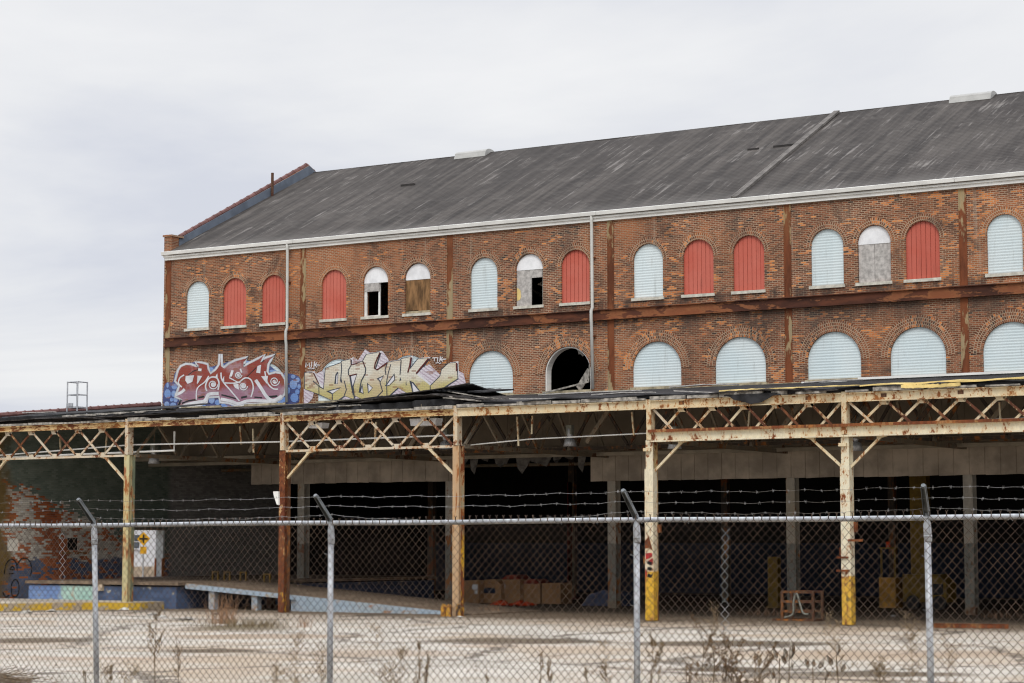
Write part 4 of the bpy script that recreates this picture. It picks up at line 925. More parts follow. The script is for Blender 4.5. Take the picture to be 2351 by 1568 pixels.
m = MB(); m.prism([(XL + .4, W - .1, 8.10), (XL + .4, W - .45, 8.02), (XL + .4, W - .45, 7.98), (XL + .4, W - .1, 7.99)], (XR - XL - .4, 0, 0)); m.build('wall_flashing', plain('dull_lead_strip', (.17, .17, .16), .4, 2), cp)
# conduits and hangers
m = MB()
m.tube([(-28.9, .5, 5.80), (-22.1, .5, 6.05), (-15.2, .5, 5.99), (-7.7, .5, 6.03)], .028, 6); m.tube([(-28.9, .6, 5.72), (-27, .6, 5.74), (-21.9, .6, 5.78), (-20.1, .6, 5.80), (-20.1, .6, 6.5)], .04, 6)
m.tube([(-7.6, .8, 5.68), (-4.9, .8, 5.84), (-.3, .8, 5.92), (6.5, .8, 5.98), (13, .8, 6.03)], .022, 6)
m.build('conduit', M['white_trim'], cp)
for x, y, z0, z1 in ((-17.1, .7, 6.6, 5.95), (-16.5, .7, 6.5, 5.65), (-5.4, .8, 6.6, 5.62), (-4.75, .7, 6.6, 6.0), (-.95, .6, 6.6, 5.85), (-11.3, 1.0, 6.6, 5.7), (3.2, .6, 6.5, 6.0), (11.2, .6, 6.5, 5.95), (-26.0, .8, 6.4, 5.7), (-23.6, .8, 6.6, 5.7)):
    m = MB(); m.bar((x, y, z0), (x + random.uniform(-.08, .08), y, z1), .05, .05); m.build('hanger', M['cream'], cp)
for y, z in ((7.8, 5.78), (9.3, 5.62)):
    m = MB(); m.box(XL + .4, XR, y, y + .12, z, z + .13); m.build('crane_rail', M['inner_pale'], cp)
# lamps hang from the frame: things of their own
def lamp(x, y, z, label):
    t = thing('hanging_lamp', label, 'lamp', (x, y, z), 'bell lamps under the canopy')
    m = MB(); m.tube([(x, y, z + .62), (x, y, z + .60), (x, y, z + .36), (x, y, z + .30), (x, y, z + .24), (x, y, z)], [.09, .10, .10, .06, .17, .23], 12); m.build('shade', M['galv'], t, smooth=True)
    m = MB(); m.box(x - .11, x + .11, y - .09, y + .09, z + .40, z + .72); m.build('ballast_box', M['hose'], t)
    m = MB(); m.bar((x, y, z + .7), (x, y, z + 1.5), .02, .02); m.build('hook', M['inner_steel'], t)
lamp(-4.9, 3.4, 5.70, 'grey bell lamp hanging in the open bay left of the white column')
lamp(-10.0, 3.4, 5.72, 'grey bell lamp hanging behind the middle lattice truss')
lamp(5.2, 4.2, 5.35, 'grey bell lamp hanging just left of the right white column')
lamp(-.1, 1.9, 5.45, 'grey bell lamp hanging half behind the left white column')
lamp(-23.2, 3.0, 5.45, 'grey bell lamp hanging beside the pale yellow column')
def fixture(x0, x1, y, z0, z1, label):
    t = thing('strip_light', label, 'light', ((x0 + x1) / 2, y, z0), 'strip lights under the canopy edge')
    m = MB(); m.prism([(x0, y, z1), (x1, y, z1), (x1 - .05, y, z0), (x0 + .05, y, z0)], (0, .4, 0)); m.build('housing', M['white_board'], t)
    m = MB(); m.bar(((x0 + x1) / 2 - .2, y + .2, z1), ((x0 + x1) / 2 - .2, y + .2, z1 + .5), .03, .03); m.build('hook', M['inner_steel'], t)
fixture(-13.7, -13.05, .25, 6.42, 6.60, 'white strip light under the left end of the middle truss')
fixture(-9.4, -8.3, .3, 6.38, 6.62, 'pale panel light under the right end of the middle truss')

# loose boards lying on the torn roof
spots = [(-8.6, .6, 7.45, -6.4, .4, 7.12, .24, 'longest charred board sliding down right of the roof hump'), (-8.2, .9, 7.55, -6.0, .9, 7.2, .20, 'charred board just above the longest one on the hump'), (-7.9, .2, 7.28, -6.3, -.1, 7.10, .16, 'short splintered board at the foot of the roof hump'),
         (-9.6, .6, 7.52, -7.3, .8, 7.78, .16, 'charred board sticking up at the peak of the roof hump'), (-5.9, 1.2, 7.22, -3.2, 1.0, 7.16, .20, 'grey board flat on the roof right of the hump'), (-3.4, 2.4, 7.34, -1.0, 2.2, 7.33, .26, 'white-grey board on the roof left of the white column'), (-6.6, 4.2, 7.56, -2.8, 4.6, 7.60, .22, 'long white board high on the roof below the open black arch'), (-2.3, 5.8, 7.76, .2, 6.0, 7.78, .22, 'pale board on the roof under the two wide blue arches'),
         (.6, .6, 7.22, 2.6, .1, 7.05, .12, 'thin dark board tilted over the roof edge right of the white column'), (3.1, 5.0, 7.66, 5.0, 5.3, 7.70, .20, 'short pale board on the roof left of the right pilaster'), (-20.9, 1.0, 7.38, -16.8, 1.3, 7.34, .22, 'long black board on the roof under the red graffiti'), (-24.6, -.15, 7.12, -22.2, -.25, 6.90, .10, 'bent dark strip hanging over the rusty beam at left'), (-28.9, 1.8, 7.52, -27.2, 1.7, 7.50, .25, 'white-edged sheet on the roof below the rail cage')]
for x0, y0, z0, x1, y1, z1, wd, lb in spots:
    m = MB(); p, q = Vector((x0, y0, z0)), Vector((x1, y1, z1)); mid = p.lerp(q, .5) + Vector((0, 0, random.uniform(-.03, .05)))
    m.bar(p, mid, wd, .035); m.bar(mid + (q - p).normalized() * .003, q, wd * .9, .033)
    o = m.build('roof_board', M['grey_board'] if ('white' in lb or 'pale' in lb or 'grey' in lb) else (M['grey_wood'] if 'short' in lb or 'longest' in lb else M['torn_felt']), None, org=tuple(mid)); tag(o, lb, 'board', 'loose boards on the torn roof')

# guard rail cage on the low roof
t = thing('roof_guard_rail', 'galvanised guard rail cage standing on the low roof at far left', 'rail', (-27.8, 4.0, 7.6))
X0, X1, Y0_, Y1_ = -28.35, -27.80, 3.6, 4.15; m = MB()
for x, y in ((X0, Y0_), (X1, Y0_), (X0, Y1_), (X1, Y1_)): m.tube([(x, y, 7.35), (x, y, 8.85)], .03, 6)
m.build('post', M['galv'], t)
for z in (8.32, 8.83):
    m = MB(); m.tube([(X0, Y0_, z), (X1, Y0_, z), (X1, Y1_, z), (X0, Y1_, z), (X0, Y0_, z)], .026, 6); m.build('rail', M['galv'], t)
m = MB(); m.box(X0, X1, Y0_ - .02, Y1_, 7.78, 7.84); m.box(X0, X0 + .35, Y0_ - .05, Y0_ - .022, 7.84, 7.98); m.build('platform', M['galv'], t)

# ================================================================== painted end wall of the dock
ew = thing('painted_brick_wall', 'peeling white and green painted brick end wall of the dock with a doorway', 'wall', (XL, 6, 0))
op = [(-2.2, 0), (18.94, 0), (18.94, 7.99), (10.5, 7.99), (10.5, 8.16), (-2.2, 6.95)]
hs = [[(8.76, .97), (10.85, .97), (10.85, 2.95), (8.76, 2.95)], [(4.95, 2.12), (5.55, 2.12), (5.55, 2.62), (4.95, 2.62)], [(1.60, 2.09), (2.22, 2.09), (2.22, 2.62), (1.60, 2.62)]]
wallmesh(op, hs, 0, XL, -.42).build('brickwork', M['endwall'], ew)
coping_row((XL - .05, -2.2, 7.08), (XL - .05, 10.45, 8.34), 27, .11, XL, 'coping', ew)
m = MB(); m.prism([(XL + .003, -2.2, 6.95), (XL + .003, 10.5, 8.16), (XL + .003, 10.5, 8.26), (XL + .003, -2.2, 7.05)], (.03, 0, 0)); m.build('flashing', M['flash'], ew)
m = MB(); m.box(XL - .38, XL - .04, 1.605, 2.215, 2.095, 2.615); m.build('window_infill', plain('cream_infill', (.80, .76, .68), .1, 3), ew)
m = MB(); m.box(XL - .12, XL - .03, 4.955, 5.545, 2.125, 2.615); m.build('opening_shade_panel', M['dark'], ew)  # near-black panel plugs the hole, standing in for the dark inside it
m = MB(); m.box(XL - .02, XL + .05, 4.6, 5.2, 1.98, 2.05); m.box(XL - .02, XL + .05, 5.35, 6.2, 1.99, 2.05); m.build('window_sill', M['pod_in'], ew)
m = MB(); m.box(XL - .41, XL + .02, 10.75, 10.846, .98, 2.94); o = m.build('door_jamb', plain('pale_jamb', (.52, .55, .55), .15, 3), ew); 
m = MB(); m.box(XL - .0, XL + .025, 10.68, 10.848, .98, 1.75); m.box(XL - .415, XL - .36, 10.70, 10.749, .98, 1.75); m.build('rusty_edge', plain('orange_rust', (.36, .11, .03), .3, 4), o)
m = MB(); m.box(XL - .41, XL + .02, 8.70, 10.9, 2.952, 3.03); m.build('door_lintel', M['inner_steel'], ew)
# black scribble near the floor of the wall
m = MB()
def wst(pts, wd):
    pts = smooth(pts, 4, False)
    for a, b in zip(pts, pts[1:]): m.bar((XL + .006, a[0], a[1]), (XL + .006, b[0], b[1]), .006, wd)
for p in ([(1.45, 1.15), (1.55, 1.6), (1.85, 1.78), (2.1, 1.6), (2.15, 1.3)], [(2.15, 1.55), (2.4, 1.8), (2.8, 1.72), (2.95, 1.35), (2.85, 1.1)], [(1.75, 1.38), (1.9, 1.5), (2.0, 1.36), (1.75, 1.38)], [(1.7, 1.2), (2.0, 1.22)], [(1.9, .35), (1.85, .75), (2.05, .98), (2.25, .8), (2.25, .45), (2.1, .3), (1.9, .35)], [(1.4, .5), (1.55, .3), (1.75, .38)]): wst(p, .05)
m.build('graffiti', M['black'], ew)

# loading platform and ramp
pf = thing('loading_platform', 'blue and mint painted block loading platform under a timber deck', 'platform', (-24, 1.1, 0))
m = MB(); m.box(-27.8, -20.35, 1.12, 18, .0, .80); m.build('block_wall', M['platform'], pf)
m = MB(); m.box(-27.9, -20.2, 1.02, 18.0, .86, .97); m.box(XL + .02, -27.903, 8.0, 18.0, .86, .97); m.build('deck', M['platform_top'], pf)
m = MB(); m.box(-24.35, -23.9, 1.0, 1.4, .62, .855); m.build('bearing_block', M['tan_stone'], pf)
rm = thing('loading_ramp', 'pale blue timber ramp sloping down from the loading platform', 'ramp', (-14.5, 2, 0))
def rzz(x): return .95 - (x + 20.15) * (.95 - .04) / (12.6)
m = MB(); m.prism([(-20.18, 1.45, .95), (-7.55, 1.45, .04), (-7.55, 1.45, .0), (-20.18, 1.45, .87)], (0, 4.5, 0)); m.build('deck', M['platform_top'], rm)
m = MB(); m.prism([(-20.17, 1.40, .93), (-7.9, 1.40, .05), (-7.9, 1.40, .01), (-9.0, 1.40, .0), (-20.17, 1.40, .74)], (0, .045, 0)); m.build('side_beam', M['blue_beam'], rm)
m = MB(); m.prism([(-15.05, 1.41, rzz(-15.05) - .12), (-9.2, 1.41, .08), (-9.2, 1.41, 0), (-15.05, 1.41, 0)], (0, .30, 0)); m.build('side_panel', M['blue_beam'], rm)
for x in (-19.0, -17.0, -15.2):
    m = MB(); m.box(x - .13, x + .13, 1.5, 1.75, 0, rzz(x) - .08); m.build('leg', M['blue_beam'], rm)
for x in (-18.0, -16.2):
    m = MB(); m.box(x - .12, x + .12, 3.6, 3.85, 0, rzz(x) - .08); m.build('leg', M['rust_dark'], rm)
for (u, lb) in ((494, 'single yellow wheel stop at the left end of the ramp'), (521, 'yellow wheel stop second from the left on the ramp'), (558, 'yellow wheel stop third from the left on the ramp'), (613, 'yellow wheel stop nearest the dark rust column')):
    q = at(u, 1330, 1, 5.4); x = q.x; z = rzz(x) if x > -20.18 else .97
    t = thing('wheel_stop', lb, 'wheel stop', (x, 5.4, z), 'yellow wheel stops on the ramp'); 
    for xa in (x - .16, x + .11): m = MB(); m.box(xa, xa + .05, 5.38, 5.43, z, z + .30); m.build('leg', M['yellow'], t)
    m = MB(); m.box(x - .16, x + .16, 5.375, 5.435, z + .301, z + .34); m.build('top_bar', M['yellow'], t)

# raised concrete pad with a yellow kerb
pad = MB(); pp = [(-60, -9), (-27, -9), (-24.4, -4.6), (-22.7, -1.1), (-22.0, -.65), (-21.2, -.5), (-20.95, -.1), (-20.95, 1.118), (-60, 1.118)]
pad.prism([(x, y, .27) for x, y in pp], (0, 0, -.4)); tag(pad.build('pavement', plain('worn_pad_concrete', (.46, .41, .34), .25, 1.2, .9)), kind='structure')
kb = MB()
for (a, b) in zip(pp[1:7], pp[2:8]):
    a, b = Vector((a[0], a[1], 0)), Vector((b[0], b[1], 0)); n_ = (b - a).cross(Vector((0, 0, 1))).normalized()
    kb.add([a + n_ * .02 + Vector((0, 0, -.05)), b + n_ * .02 + Vector((0, 0, -.05)), b + n_ * .02 + Vector((0, 0, .25)), a + n_ * .02 + Vector((0, 0, .25)), a - n_ * .22 + Vector((0, 0, .276)), b - n_ * .22 + Vector((0, 0, .276))], [(0, 1, 2, 3), (3, 2, 5, 4)])
tag(kb.build('kerb', M['kerb']), kind='structure')

# ------------------------------------------------------------------ things standing under the roof
def carton(u0, u1, top, yb, lb, flap=None, patch=None):
    a = at(u0, 1386, 1, yb); b = at(u1, 1386, 1, yb); x0, x1 = a.x, b.x; h = at((u0 + u1) / 2, top, 1, yb).z
    t = thing('cardboard_box', lb, 'box', ((x0 + x1) / 2, yb, 0), 'bulk cardboard boxes in the dark bay'); m = MB()
    m.prism([(x0, yb, 0.02), (x1, yb, .02), (x1 - .015, yb + .01, h), (x0 + .02, yb, h - .02)], (0, .9, 0)); m.build('carton', M['cardboard'], t)
    m = MB()
    if flap: m.prism([(x0, yb - .02, h), (x0 + (x1 - x0) * .3, yb - .02, h + .16), (x0 + (x1 - x0) * .7, yb - .02, h + .18), (x1, yb - .02, h)], (0, .9, 0)); m.build('flap', M['box_red'] if flap == 2 else M['cardboard'], t)
    if patch:
        m = MB()
        for px, pz, pw, ph, mt in patch: m.box(x0 + px * (x1 - x0), x0 + (px + pw) * (x1 - x0), yb - .012, yb - .002, pz * h, (pz + ph) * h)
        m.build('sticker', M[patch[0][4]], t)
carton(1062, 1099, 1332, 12.4, 'cardboard box with white papers beside the tan column', None, [(.6, .6, .35, .22, 'paper'), (.75, .42, .18, .16, 'paper')])
carton(1104, 1150, 1340, 12.8, 'cardboard box with a domed lid and a blue print', 1, [(.12, .52, .6, .28, 'blue_paint')])
carton(1152, 1194, 1330, 13.1, 'plain tall cardboard box third from the tan column', 2, [(.05, .62, .14, .18, 'paper')])
carton(1197, 1240, 1340, 13.4, 'cardboard box with a red edge second from the right end of the row', 2)
carton(1244, 1287, 1338, 13.4, 'cardboard box at the right end of the row behind the orange sheet')
m = MB(); random.seed(3); q0 = Vector((-12.2, 11.5, 0)); N_ = 12
for j in range(5):
    for i in range(N_ + 1):
        m.v.append((q0.x - .85 + 1.7 * i / N_, q0.y - .4 + .2 * j + random.uniform(-.05, .05), max(.004, random.uniform(-.04, .20) * (1 if 0 < j < 4 and 0 < i < N_ else .15))))
for j in range(4):
    for i in range(N_): a = j * (N_ + 1) + i; m.f.append([a, a + 1, a + N_ + 2, a + N_ + 1]); m.mi.append(0)
tag(m.build('plastic_sheet', M['red_cloth'], None, org=tuple(q0)), 'crumpled orange red sheet on the floor before the boxes', 'sheet')
m = MB(); q0 = Vector((-8.9, 12.8, 0)); m.prism([(-9.8, 12.6, .0), (-8.0, 12.6, 0), (-8.2, 12.6, .5), (-8.8, 12.6, .62), (-9.5, 12.6, .42)], (0, 1.1, 0)); tag(m.build('tarpaulin_heap', plain('navy_tarp', (.06, .08, .14), .3, 4), None, org=tuple(q0)), 'low navy tarpaulin heap in the dark left of the white column', 'tarpaulin')
# rusty rack
rk = thing('rusty_rack', 'rusty open steel rack with bent pipes standing by the right white column', 'rack', (4.0, 2.4, 0))
x0, x1, y0, y1 = 3.45, 4.5, 2.3, 3.0
for x, y in ((x0, y0), (x1, y0), (x0, y1), (x1, y1)):
    m = MB(); m.box(x - .04, x + .04, y - .04, y + .04, .05, .92); m.build('post', M['rust_dark'], rk)
for z in (.30, .60, .90):
    for ya, yb in ((y0 - .045, y0 + .005), (y1 - .005, y1 + .045)): m = MB(); m.box(x0 - .03, x1 + .03, ya, yb, z - .04, z + .04); m.build('rail', M['rust_dark'], rk)
m = MB(); m.box(x0 - .30, x1 + .05, y0 - .12, y1 + .1, .0, .06); m.build('base', M['rust_dark'], rk)
m = MB(); m.tube(smooth([(3.55, 2.2, .10), (3.85, 2.2, .22), (3.88, 2.2, .60), (3.98, 2.2, .86), (4.08, 2.2, .60), (4.20, 2.2, .26), (4.38, 2.2, .22)], 5, False), .035, 6); m.build('bent_pipe', M['hose'], rk, smooth=True)
m = MB(); m.bar((9.55, -.62, .07), (11.55, -.05, .07), .14, .12); m.bar((9.55, -.69, .135), (11.5, -.12, .135), .05, .012); tag(m.build('steel_bar', M['rust'], None, org=(10.5, -.3, 0)), 'rusted steel beam lying flat on the concrete at right', 'beam')
# yellow lift machine and posts deep inside
def pix(u, y): return at(u, 1243, 1, y).x
t = thing('lift_truck', 'yellow lift truck parked in the dark behind the right columns', 'truck', (pix(2125, 15), 15, 0)); xa, xb = pix(2080, 15), pix(2180, 15)
m = MB(); m.prism([(xa, 14.6, .28), (xb, 14.6, .28), (xb, 14.6, .95), (xb - .35, 14.6, 1.28), (xa, 14.6, 1.28)], (0, 1.0, 0)); m.build('body', M['yellow'], t)
for sx_ in (.15, .75):
    m = MB(); w0 = xa + (xb - xa) * sx_; m.tube([(w0 + .15, 14.55, .27), (w0 + .15, 14.75, .27)], .26, 14); m.build('wheel', M['black'], t)
m = MB(); m.box(xb - .5, xb - .12, 14.58, 14.598, .55, .95); m.build('vent_grille', M['black'], t)
m = MB(); m.box(pix(2088, 15), pix(2126, 15), 15.1, 15.5, 1.29, 5.2); m.build('mast', M['yellow'], t)
t = thing('order_picker', 'ochre machine cabinet with a red lamp beside the yellow lift truck', 'machine', (pix(2043, 15), 15, 0)); xa, xb = pix(2024, 15), pix(2061, 15)
m = MB(); m.box(xa, xb, 14.7, 15.4, .05, 1.15); m.build('cabinet', plain('ochre_paint', (.46, .24, .05), .4, 4), t)
m = MB(); m.box(xa + .02, xa + .08, 14.8, 14.86, 1.15, 2.2); m.box(xb - .08, xb - .02, 14.8, 14.86, 1.15, 2.2); m.box(xa, xb, 14.78, 14.88, 2.2, 2.26); m.build('guard', M['yellow'], t)
m = MB(); m.tube([((xa + xb) / 2, 14.85, 2.26), ((xa + xb) / 2, 14.85, 2.46)], .08, 10); m.build('lamp', M['red_cloth'], t)
for u, lb in ((1773, 'yellow post inside the dark bay left of the right white column'), (1815, 'slim yellow post beside the wider one inside the dark bay')):
    m = MB(); x = pix(u, 14); r_ = .20 if u == 1773 else .07; m.box(x - r_, x + r_, 14, 14.3, 0, 1.9 if u == 1773 else 2.6); m.box(x - r_ - .05, x + r_ + .05, 13.95, 14.35, 0, .06); tag(m.build('guard_post', M['yellow'], None, org=(x, 14, 0)), lb, 'post', 'yellow posts in the dark')
m = MB(); x = pix(1308, 20); m.box(x - .12, x + .12, 20, 20.3, 0, 5); m.box(x - .3, x + .3, 19.9, 20.4, 0, .1); tag(m.build('red_post', plain('dark_red_paint', (.10, .012, .010), .3, 2), None, org=(x, 20, 0)), 'dark red post deep in the shade behind the cardboard boxes', 'post')
# beyond the doorway: street side
hs_ = thing('white_house', 'white clapboard house with a tan stone base seen through the doorway', 'house', (-58, 34, 0))
m = MB(); m.box(-66, -56, 26, 46, .95, 4.6); m.build('wall', M['house'], hs_)
m = MB(); m.box(-66.1, -55.9, 25.9, 46.1, -.1, .949); m.build('foundation', M['tan_stone'], hs_)
m = MB(); m.prism([(-66.6, 25.5, 4.61), (-55.4, 25.5, 4.61), (-61, 25.5, 6.4)], (0, 21, 0)); m.build('roof', M['black_roofing'], hs_)
yw = at(311.5, 1243, 0, -56.0).y
m = MB(); m.box(-55.99, -55.93, yw - .24, yw + .24, 2.05, 2.85); o = m.build('window', M['glass'], hs_)
m = MB()
for a_, b_, c_, d_ in ((-.30, -.24, 1.98, 2.92), (.24, .30, 1.98, 2.92), (-.24, .24, 2.42, 2.47), (-.24, .24, 2.851, 2.92), (-.24, .24, 1.98, 2.049)): m.box(-55.95, -55.90, yw + a_, yw + b_, c_, d_)
m.build('frame', M['white_board'], o)
c = at(329.5, 1237, 0, -38.0); sg = thing('road_sign', 'yellow diamond crossroads warning sign on a post beyond the doorway', 'sign', (c.x, c.y, 0))
nrm = (CAM - c); nrm.z = 0; nrm.normalize(); sd_ = Vector((0, 0, 1)).cross(nrm)
def sp(a, z, d): return c + sd_ * a + Vector((0, 0, z)) + nrm * d
m = MB(); m.prism([sp(-.32, 0, 0), sp(0, -.33, 0), sp(.32, 0, 0), sp(0, .33, 0)], nrm * .01); m.build('panel', plain('sign_yellow', (.78, .42, .02), .05, 1, .5), sg)
m = MB(); m.prism([sp(-.04, -.20, .012), sp(.04, -.20, .012), sp(.04, .20, .012), sp(-.04, .20, .012)], nrm * .004); m.prism([sp(-.20, -.04, .017), sp(.20, -.04, .017), sp(.20, .04, .017), sp(-.20, .04, .017)], nrm * .004); m.build('cross_symbol', M['black'], sg)
m = MB(); m.prism([sp(-.15, -.72, .0), sp(.15, -.72, 0), sp(.15, -.38, 0), sp(-.15, -.38, 0)], nrm * .01); o = m.build('plate', plain('sign_yellow_plate', (.74, .40, .02), .08, 1, .5), sg)
m = MB(); m.bar(sp(0, -2.6, -.03), sp(0, .3, -.03), .05, .05); m.build('post', M['galv'], sg)

random.seed(21); m = MB()
def grit(x, y, r):
    a = random.uniform(0, 6.28); pts = [(x + r * math.cos(a + q) * random.uniform(.6, 1.2), y + r * math.sin(a + q) * random.uniform(.6, 1.2), .002) for q in (0, 2.1, 4.2)]
    m.add(pts + [(x, y, r * random.uniform(.3, .9))], [(0, 1, 3), (1, 2, 3), (2, 0, 3)])
for _ in range(3800):
    x, y = random.uniform(-27, 22), random.uniform(-31, 1)
    if mnoise.noise(Vector((x * .22, y * .22, 0))) > random.uniform(-.5, .45) and not (x < -20.9 and y > -9): grit(x, y, random.choice((.012, .018, .025, .03, .05)))
for _ in range(900):
    x = random.uniform(-24, 20); y = -1.3 + random.gauss(0, .9) + .8 * math.sin(x * .7)
    if x > -20.8: grit(x, y, random.choice((.02, .03, .05, .07)))
for _ in range(500):
    t_ = random.random(); x = -24.2 + 3.4 * t_ + random.gauss(0, .25); y = -4.9 + 4.1 * t_ - abs(random.gauss(0, .5)) ; grit(x + .35, y - .2, random.choice((.03, .05, .07)))
tag(m.build('debris', plain('grey_brown_debris', (.20, .16, .12), .7, 7, .95)), kind='stuff')

# ================================================================== chain link fence
random.seed(11)
BETA = rad(29); Z0F = 18.15
fh = Vector((FWD.x, FWD.y, 0)).normalized()
FD = RGT * math.cos(BETA) - fh * math.sin(BETA)          # along the fence, to the right
FN = Vector((0, 0, 1)).cross(FD)                          # away from the camera
FO = Vector((CAM.x, CAM.y, 0)) + fh * Z0F
def fs(u):                                                # photo column -> run along the fence
    t = (u - 1175.5) / FPX; return Z0F * t / (math.cos(BETA) + t * math.sin(BETA))
def fp(s, z, off=0.): return FO + FD * s + FN * off + Vector((0, 0, z))
RAILZ = lambda s: 2.648 + .0033 * s
GZ = .8
fence = thing('chain_link_fence', 'galvanised chain link fence with rusty mesh and three strands of barbed wire', 'fence', tuple(FO + Vector((0, 0, GZ))))
S0, S1 = -10.6, 9.4; PW, PV = .0692, .075
posts = [(-10.3, 0, 0), (-7.4, .0, 0), (fs(213), .085, .03), (fs(755), .0, 0.02), (fs(1455), -.004, .02), (fs(2121), .012, .075), (6.5, 0, 0), (9.2, 0, 0)]
armtips = []
for s, lean, lx in posts:
    rzv = RAILZ(s)
    m = MB(); m.tube([fp(s + lean, GZ - .2, .045), fp(s, rzv - .05, .045)], .026, 14)
    po = m.build('post', M['galv'], fence, smooth=True)
    m = MB(); m.tube([fp(s + .006, rzv - .185, .045), fp(s + .006, rzv - .175, .045), fp(s, rzv - .06, .045), fp(s, rzv - .045, .045), fp(s, rzv + .0, .045), fp(s, rzv + .035, .045)], [.028, .031, .030, .027, .018, .016], 14); m.tube([fp(s + .004, rzv - .15, .045), fp(s + .004, rzv - .135, .045)], .033, 14)
    m.build('post_cap', M['galv'], po, smooth=True)
    tip = fp(s - .02 + lx, rzv + .235, -.20); b0 = fp(s + .0, rzv + .02, .04)
    m = MB(); d = (tip - b0).normalized(); a = FD
    for o_ in (-1, 1): m.bar(b0 + a * .019 * o_, tip + a * .014 * o_, .005, .034, up=FN)
    m.bar(b0 - FN * -.014, tip - FN * -.014, .040, .005, up=FN)
    m.tube([tip + d * -.01, tip + d * .012], .018, 8)
    m.build('barb_arm', M['galv_dark'], po); armtips.append((s, b0, tip))
m = MB(); ss = [S0 + (S1 - S0) * k / 30 for k in range(31)]
m.tube([fp(s, RAILZ(s) + .004 * math.sin(s * 1.7), .045) for s in ss], .0215, 14); m.build('top_rail', M['galv'], fence, smooth=True)
# mesh: interlocked zig-zag wires
m = MB(); n = int((S1 - S0) / (PW / 2)); rows = int((2.72 - GZ) / (PV / 2)) + 1
def warp(s, z):                                           # an old mesh is never quite regular
    return .007 * math.sin(s * 2.3 + z * 3.1) + .005 * math.sin(s * 7.7 - z * 5.), .006 * math.sin(s * 1.9 + 1.0) + .004 * math.sin(z * 6 + s * 3)
TOPM = lambda s: RAILZ(s) + .034
r_ = .0023
def zig(i, mesh, rad_, off=0., k0=0, k1=None):
    k1 = rows if k1 is None else k1
    prev = None
    for k in range(k0, k1 + 1):
        s = S0 + (i + (k % 2 if i % 2 == 0 else 1 - k % 2)) * PW / 2; z = TOPM(s) - .03 - k * PV / 2; dx, dz = warp(s, z)
        p = fp(s + dx, z + dz, off + (.0022 if (k + i) % 2 else -.0022)); 
        if prev is not None:
            d = (p - prev).normalized(); a = FN; b = d.cross(a); base = len(mesh.v)
            for e in (prev - d * .001, p + d * .001):
                for c_, s_ in ((1, 0), (-.5, .866), (-.5, -.866)): mesh.v.append(tuple(e + a * (rad_ * c_) + b * (rad_ * s_)))
            for q in range(3): mesh.f.append([base + q, base + (q + 1) % 3, base + 3 + (q + 1) % 3, base + 3 + q]); mesh.mi.append(0)
        prev = p
for i in range(n): zig(i, m, r_)
i = 0
while i < n:                                              # twisted selvage along the top
    s = S0 + (i + (0 if i % 2 == 0 else 1)) * PW / 2
    if i % 2 == 0:
        z = TOPM(s) - .03; dx, dz = warp(s, z); p = fp(s + dx, z + dz); j = random.uniform(-.004, .004)
        m.bar(p, p + Vector((0, 0, .030)) + FD * j, .0062, .0062); tp = p + Vector((0, 0, .028)) + FD * j
        for sg_ in (-1, 1): m.bar(tp, tp + FD * (.011 * sg_ + random.uniform(-.003, .003)) + Vector((0, 0, .016)) + FN * random.uniform(-.006, .006), .004, .004)
    i += 1
m.build('mesh', M['wire'], fence)
for u in (143, 1662):                                     # bright new wire woven in where the mesh was mended
    i = int((fs(u) - S0) / (PW / 2)); m = MB(); zig(i, m, .0020, -.004, 2, 26 if u < 1000 else 24); zig(i + 1, m, .0020, -.004, 2, 26 if u < 1000 else 24); m.build('mended_wire', M['new_wire'], fence)
m = MB(); s = S0 + .3
while s < S1:                                             # tie wires on the rail
    p = fp(s, RAILZ(s), .045); pts = [p + FN * (.024 * math.cos(t)) + Vector((0, 0, .024 * math.sin(t))) + FD * (.004 * t) for t in [k * .7 for k in range(10)]]
    m.tube(pts + [pts[-1] + FD * .03 + Vector((0, 0, -.03)) - FN * .02], .0022, 4); s += random.uniform(.28, .42)
m.build('tie_wire', M['new_wire'], fence)
m = MB()
for s, lean, lx in posts[2:6]:
    for z in (2.36, 1.95): 
        pts = [fp(s + lean * .3 - .03, z + .01, -.01), fp(s + lean * .3 - .028, z, .05), fp(s + lean * .3, z - .004, .075), fp(s + lean * .3 + .03, z, .05), fp(s + lean * .3 + .034, z + .006, -.012), fp(s + lean * .3 + .05, z + .02, -.02)]
        m.tube(pts, .0024, 4)
m.build('post_tie', M['new_wire'], fence)
